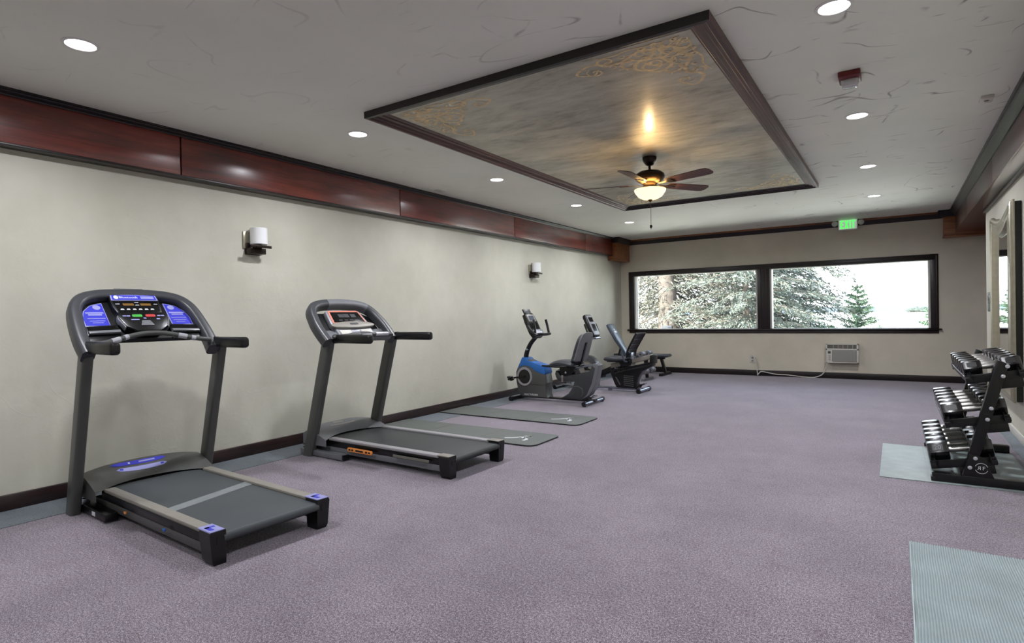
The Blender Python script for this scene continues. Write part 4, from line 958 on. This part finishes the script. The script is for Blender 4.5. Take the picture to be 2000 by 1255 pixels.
t = thing('recumbent_bike', 'black recumbent exercise bike with mesh backrest behind the blue-cowled bike', 'exercise bike', (.02, 8.48, 0))
MB().lathe([(.13, -.07), (.20, -.055), (.205, 0), (.20, .055), (.13, .07), (.125, 0), (.13, -.07)], T(.66, 0, .34) @ RX(90), 36).build('wheel_shroud', 'dark_gray', t)
MB().lathe([(0, .05), (.128, .05), (.128, -.05), (0, -.05)], T(.66, 0, .34) @ RX(90), 32).build('flywheel', 'rail_gray', t)
MB().lathe([(0, .075), (.03, .07), (.035, .05), (0, .05)], T(.66, 0, .34) @ RX(90), 16).sweep([(.66, -.075, .34), (.80, -.085, .30)], rrect(.018, .024, .005)).build('crank', 'satin_black', t)
MB().box((.82, -.14, .29), (.09, .10, .03), bev=.008).box((.50, .14, .37), (.09, .10, .03), bev=.008).build('pedal', 'alarm_red', t)
MB().prism([(.45, .05), (.85, .05), (.84, .12), (.74, .20), (.56, .20), (.47, .13)], -.06, .06, XZ, .012).build('front_base', 'satin_black', t)
MB().tube(spline([(.60, 0, .50), (.64, 0, .66), (.74, 0, .82), (.80, 0, .90)], 5), .03, 12).build('console_mast', 'satin_black', t)
H2 = lambda a, s, n: Vector((.83-s*.42+n*.90, a, .85+s*.90+n*.42))
c = MB().prism([(-.11, 0), (.11, 0), (.125, .10), (.12, .34), (.09, .375), (-.09, .375), (-.12, .34), (-.125, .10)], -.05, .015, H2, .016).build('console', 'satin_black', t, smooth=45)
MB().prism([(-.10, .02), (.10, .02), (.11, .10), (.105, .33), (.08, .355), (-.08, .355), (-.105, .33), (-.11, .10)], .014, .022, H2, .004).build('console_face', 'console_gray', c)
MB().prism([(-.07, .24), (.07, .24), (.07, .32), (-.07, .32)], .0215, .024, H2).prism([(-.06, .08), (.06, .08), (.06, .20), (-.06, .20)], .0215, .024, H2).build('screen', 'display_black', c, smooth=0)
m = MB()
for sg in (-1, 1): m.tube(spline([H2(0, .05, -.06), H2(sg*.15, .04, -.05), H2(sg*.20, .08, -.03), H2(sg*.20, .22, -.02)], 4), .015, 10)
m.build('handlebar', 'satin_black', t)
MB().bx(.78, .86, -.10, .10, .80, .835, .01).build('console_collar', 'steel_tube', t)
low = [(1.08, .345), (1.10, .25), (1.16, .10), (1.19, .06), (1.48, .055), (1.52, .06), (1.50, .14), (1.53, .22), (1.60, .32), (1.76, .405), (1.76, .45), (1.16, .29), (1.12, .35)]
b = MB().prism(low, -.085, .085, XZ, .014).build('rear_housing', 'satin_black', t, smooth=40)
for i in range(6): MB().prism([(1.31, .10+.028*i), (1.46, .085+.03*i), (1.47, .097+.03*i), (1.31, .112+.028*i)], -.089, .089, XZ, .002).build('vent_fin', 'graphite', b)
MB().prism([(1.17, .22), (1.19, .22), (1.26, .11), (1.24, .10)], -.088, .088, XZ, .002).build('side_slot', 'graphite', b)
rl = MB().prism([(1.07, .36), (1.14, .295), (1.78, .44), (1.79, .56), (1.765, .575), (1.73, .56), (1.725, .465), (1.16, .335)], -.095, .095, XZ, .008).build('slide_frame', 'satin_black', t, smooth=40)
MB().sweep([(1.09, 0, .385), (1.74, 0, .545)], rrect(.10, .07, .012)).build('slide_rail', 'rail_gray', t)
MB().prism([(1.24, .45), (1.27, .38), (1.44, .41), (1.43, .50), (1.25, .49)], -.10, .10, XZ, .012).build('seat_carriage', 'satin_black', t)
MB().prism(spl2([(1.02, .50), (1.06, .475), (1.30, .475), (1.38, .50), (1.36, .525), (1.2, .525), (1.06, .535)], 3), -.19, .19, XZ, .02).build('seat', 'seat_vinyl', t, smooth=50)
MB().bx(1.06, 1.40, -.15, .15, .455, .48, .008).build('seat_pan', 'black_plastic', t)
def mesh_back(a, b):
    z = .53+.36*b; x = 1.41+.02*math.sin(b*PI)-.02+(max(0, b-.25))**1.3*.24
    return (x-.03*(1-(2*a-1)**2), (a-.5)*(.34+.05*b), z)
bk = MB().grid(mesh_back, 10, 10).grid(lambda a, b: tuple(Vector(mesh_back(a, b))+Vector((.012, 0, 0))), 10, 10).build('back_mesh', 'black_plastic', t, smooth=50)
fr_ = [mesh_back(0, i/8) for i in range(9)]+[mesh_back(i/6, 1) for i in range(1, 7)]+[mesh_back(1, 1-i/8) for i in range(1, 9)]
MB().tube([Vector(p)+Vector((.004, 0, 0)) for p in fr_], .014, 8).build('back_frame', 'satin_black', t)
for i in range(3): MB().tube([Vector(mesh_back(k/6, .3+.22*i))+Vector((.018, 0, 0)) for k in range(7)], .007, 6).build('back_rib', 'satin_black', bk)
MB().bx(1.37, 1.43, -.06, .06, .44, .60, .01).build('back_bracket', 'steel_tube', t)
for sg in (-1, 1): MB().tube(spline([(1.40, sg*.17, .47), (1.38, sg*.215, .48), (1.36, sg*.22, .54), (1.34, sg*.22, .63)], 4), .016, 10).build('seat_handle', 'pad_vinyl', t)
MB().bx(.20, 1.60, -.035, .035, .03, .062, .006).bx(1.02, 1.07, -.03, .03, 0, .03, .004).build('floor_beam', 'steel_tube', t)
stabilizer(t, .20, .24, .035, 'satin_black', 'front_stabilizer', True)
stabilizer(t, 1.595, .20, .036, 'steel_tube', 'rear_stabilizer', r=.03)
m = MB(); loop(m, 1.56, .05, .08, .075); m.build('lift_handle', 'satin_black', t)

# ------------------------------------------------------------------ benches
t = thing('weight_bench', 'adjustable weight bench with raised gray back pad and foam leg rollers', 'bench', (.62, 10.05, 0))
BP = lambda a, s, n: Vector((.10-s*.515-n*.857, a, .43+s*.857-n*.515))
pts = [(-.085, 0), (.085, 0), (.10, .2), (.135, .34), (.135, .60), (.12, .66), (-.12, .66), (-.135, .60), (-.135, .34), (-.10, .2)]
p = MB().prism(pts, -.03, .03, lambda a, s, n: BP(a, s, -n), .016).build('back_pad', 'pad_vinyl', t, smooth=45)
MB().prism([(-.05, .47), (.05, .47), (.05, .51), (-.05, .51)], .0305, .032, lambda a, s, n: BP(a, s, -n)).prism([(-.03, .525), (.0, .56), (.03, .525)], .0305, .032, lambda a, s, n: BP(a, s, -n)).build('pad_emblem', 'white_print', p, smooth=0)
MB().bx(.13, .42, -.13, .13, .40, .455, .018).build('seat_pad', 'seat_vinyl', t)
MB().sweep([(-.45, 0, .10), (.10, 0, .34), (.45, 0, .37)], rrect(.05, .05, .006)).sweep([(.44, 0, .36), (.47, 0, .03)], rrect(.05, .05, .006)).build('frame_tube', 'satin_black', t)
MB().sweep([(-.03, 0, .57), (-.12, 0, .26)], rrect(.03, .03, .004)).build('back_strut', 'satin_black', t)
ld = MB().sweep([(-.46, -.03, .05), (-.08, -.03, .20)], rrect(.025, .06, .004)).sweep([(-.46, .03, .05), (-.08, .03, .20)], rrect(.025, .06, .004))
for i in range(4): ld.cyl((-.40+.085*i, -.04, .075+.034*i), (-.40+.085*i, .04, .075+.034*i), .008, 8)
ld.build('angle_ladder', 'satin_black', t)
MB().bx(.44, .50, -.24, .24, 0, .045, .004).build('front_foot', 'mid_gray', t); MB().bx(-.50, -.44, -.24, .24, 0, .045, .004).build('rear_foot', 'satin_black', t)
for x, z in ((.44, .47), (.50, .17)):
    r_ = MB().cyl((x, -.26, z), (x, .26, z), .012, 10).build('roller_rod', 'satin_black', t)
    for sg in (-1, 1): MB().lathe([(0, 0), (.045, 0), (.052, .01), (.052, .15), (.045, .16), (0, .16)], T(x, sg*.16, z) @ RX(90) @ T(0, 0, -.08), 18).build('foam_roller', 'mid_gray', r_)
MB().sweep([(.44, 0, .47), (.47, 0, .36), (.50, 0, .17)], rrect(.03, .03, .004)).build('roller_arm', 'satin_black', t)
t = thing('weight_bench', 'flat black weight bench against the far wall under the window corner', 'bench', (.55, 10.98, 0))
p = MB().bx(-.45, .64, -.14, .14, .345, .40, .02).build('seat_pad', 'seat_vinyl', t)
MB().bx(.60, .646, -.135, .135, .352, .393, .014).build('pad_end', 'pad_vinyl', p)
MB().bx(-.35, .55, -.03, .03, .305, .345, .004).build('frame_tube', 'satin_black', t)
for x, x2, nm in ((.48, .56, 'front_leg'), (-.30, -.36, 'rear_leg')):
    l_ = MB().sweep([(x, 0, .32), (x2, 0, .04)], rrect(.07, .05, .006)).build(nm, 'satin_black', t)
    MB().bx(x2-.04, x2+.03, -.27, .27, 0, .05, .004).build('foot_bar', 'satin_black', l_)

# ------------------------------------------------------------------ outside the window
GZ = -.9
gm = MB().grid(lambda a, b: (-300+600*a, -300+1000*b, GZ), 6, 6)
go = gm.build('ground', 'dry_grass', smooth=0); struct(go)
def ridge_h(x): return 2.0+1.6*noise.noise(Vector((x*.012, 3, 0)))
hm = MB()
vs = []; fs = []
for i in range(81):
    x = -260+520*i/80; h = ridge_h(x); vs += [(x, 420, GZ), (x, 424, GZ+h*1.6), (x, 470, GZ+h*2.0), (x, 520, GZ)]
for i in range(80):
    for q in range(3): fs.append((i*4+q, i*4+4+q, i*4+5+q, i*4+1+q))
struct(hm.add(vs, fs).build('hills', 'hill'))
rnd = random.Random(7)
def spray(m, p, d, L, w, droop, n, size, rnd):
    """one bough: needle blades along a drooping spine"""
    d = d.normalized(); side = d.cross(Vector((0, 0, 1))).normalized()
    for i in range(n):
        t = (i+rnd.random())/n
        c = p + d*(L*t) + Vector((0, 0, -droop*t*t)) + side*rnd.gauss(0, w*(1-.55*t)) + Vector((0, 0, rnd.uniform(-1, .35)*w*.55))
        a = (d*rnd.uniform(.2, 1) + side*rnd.uniform(-1, 1) + Vector((0, 0, rnd.uniform(-1.0, .1)))).normalized()*size*rnd.uniform(.6, 1.5)
        b_ = Vector((rnd.uniform(-1, 1), rnd.uniform(-1, 1), rnd.uniform(-1, 1))).normalized()*size*.16
        o = len(m.v); m.v += [tuple(c-b_), tuple(c+b_), tuple(c+a)]; m.f.append((o, o+1, o+2))
def conifer(name, label, x, y, z0, h, r_base, levels, per, droop, size, mn, trunk_r, lo=.05, hi=1.0, nblade=90, seed=1, lean=0, shape=1.0, width=.12, az=None):
    rn = random.Random(seed); t = thing(name, label, 'tree', (x, y, z0), 0, 'trees outside the window')
    pts = [(0, 0, -.1)]+[(rn.gauss(0, .02)*trunk_r*4+lean*q, rn.gauss(0, .02)*trunk_r*4, h*q) for q in (.1, .25, .4, .6, .8, 1)]
    MB().tube(spline(pts, 4), trunk_r, 14, scale=[max(.06, 1-.94*(i/24)**.9) for i in range(25)]).build('trunk', 'bark', t)
    m = MB(); br = MB()
    for k in range(levels):
        f = lo+(hi-lo)*k/levels
        for q in range(per):
            a = (2*PI*(q+rn.random()*.8)/per+k*1.3) if az is None else math.radians(rn.uniform(*az))
            L = r_base*(1-f)**shape*rn.uniform(.7, 1.2)+.08
            p = Vector((lean*f, 0, h*f+rn.uniform(-.5, .5)*h/levels)); d = Vector((math.cos(a), math.sin(a), rn.uniform(-.1, .18)))
            spray(m, p, d, L, width*min(1, L), droop*L, max(6, int(nblade*L/r_base)), size, rn)
            br.tube([p, p+d.normalized()*L*.5+Vector((0, 0, -droop*L*.25)), p+d.normalized()*L*.95+Vector((0, 0, -droop*L*.9))], .012+.01*L/3, 4, scale=[1, .7, .3])
    stuff(br.build('boughs', 'bark', t, merge=False)); stuff(m.build('needles', mn, t, smooth=0, merge=False))
    return t
t = conifer('spruce', 'old spruce with a thick bare trunk and drooping boughs beyond the left pane', -.82, 17, GZ, 11, 3.2, 15, 9, .75, .16, 'needles_warm', .40, .16, .62, 200, 3, shape=.5, width=.32, az=(-15, 195))
MB().bx(-.05, .25, -.47, -.36, 1.36, 1.72, .01).build('bark_box', 'dark_gray', t)
conifer('spruce', 'dense gray-green spruce filling the pane beside the window mullion', 1.75, 19.5, GZ, 9, 2.5, 26, 9, .45, .15, 'needles', .20, .08, .8, 170, 5, shape=.5, width=.24)
conifer('spruce', 'tall spruce whose tiered boughs reach out over the bright sky', 1.45, 16.5, GZ, 8.5, 2.1, 26, 7, .22, .12, 'needles', .13, .10, .75, 150, 9, shape=.45, width=.13)
conifer('young_spruce', 'slim young spruce with upright trunk in front of the tiered spruce', 2.45, 21.5, GZ, 3.5, 1.0, 16, 7, .3, .10, 'needles_light', .06, .03, 1, 70, 13, width=.12)
conifer('young_pine', 'small young conifer standing alone against the pale field', 3.87, 20, GZ, 2.86, .85, 15, 7, -.30, .11, 'needles_light', .05, .04, 1, 130, 21, width=.08, shape=.85)
conifer('young_pine', 'young conifer half hidden by the right edge of the window', 5.72, 20.5, GZ, 2.4, .75, 14, 7, -.2, .11, 'needles_light', .05, .04, 1, 130, 22, width=.09)
def shrub(x, y, r, h, n, label, mn, seed):
    rn = random.Random(seed); t = thing('shrub', label, 'shrub', (x, y, GZ), 0, 'shrubs outside the window'); m = MB(); br = MB()
    for i in range(9): a = rn.uniform(0, 6.28); br.tube([(0, 0, 0), (r*.5*math.cos(a), r*.5*math.sin(a), h*.8)], .012, 4)
    for i in range(n):
        a, q, z = rn.uniform(0, 6.28), math.sqrt(rn.random())*r, rn.random()**.8*h
        q *= math.sqrt(max(.05, 1-(z/h)**2)); c = Vector((q*math.cos(a), q*math.sin(a), z))
        u = Vector((rn.uniform(-1, 1), rn.uniform(-1, 1), rn.uniform(-.3, 1))).normalized()*.09; w = Vector((rn.uniform(-1, 1), rn.uniform(-1, 1), rn.uniform(-1, 1))).normalized()*.02
        o_ = len(m.v); m.v += [tuple(c-w), tuple(c+w), tuple(c+u)]; m.f.append((o_, o_+1, o_+2))
    stuff(br.build('stems', 'bark', t, merge=False)); stuff(m.build('leaves', mn, t, smooth=0, merge=False))
shrub(3.1, 19.2, .9, 1.62, 2600, 'low pale green shrub at the foot of the small lone conifer', 'needles_light', 2)
shrub(-.3, 21, 2.6, 2.0, 5000, 'sunlit shrubs behind the thick spruce trunk', 'needles_light', 3)
shrub(-2.6, 20, 1.6, 3.4, 5000, 'sunlit bush at the far left edge of the window', 'needles_warm', 4)
hd_ = thing('grove', 'tiny dark grove on the horizon across the pale field', 'trees', (13.3, 330, GZ))
rn = random.Random(3); m = MB()
for i in range(40):
    x = rn.uniform(-4.5, 4.5); h = rn.uniform(1.6, 3.2)*(1-abs(x)/9); m.lathe([(0, 0), (rn.uniform(.8, 1.4), h*.4), (rn.uniform(.4, .9), h*.8), (0, h)], T(x, rn.uniform(-2, 2), 0), 7)
stuff(m.build('crowns', 'hedge', hd_, merge=False))
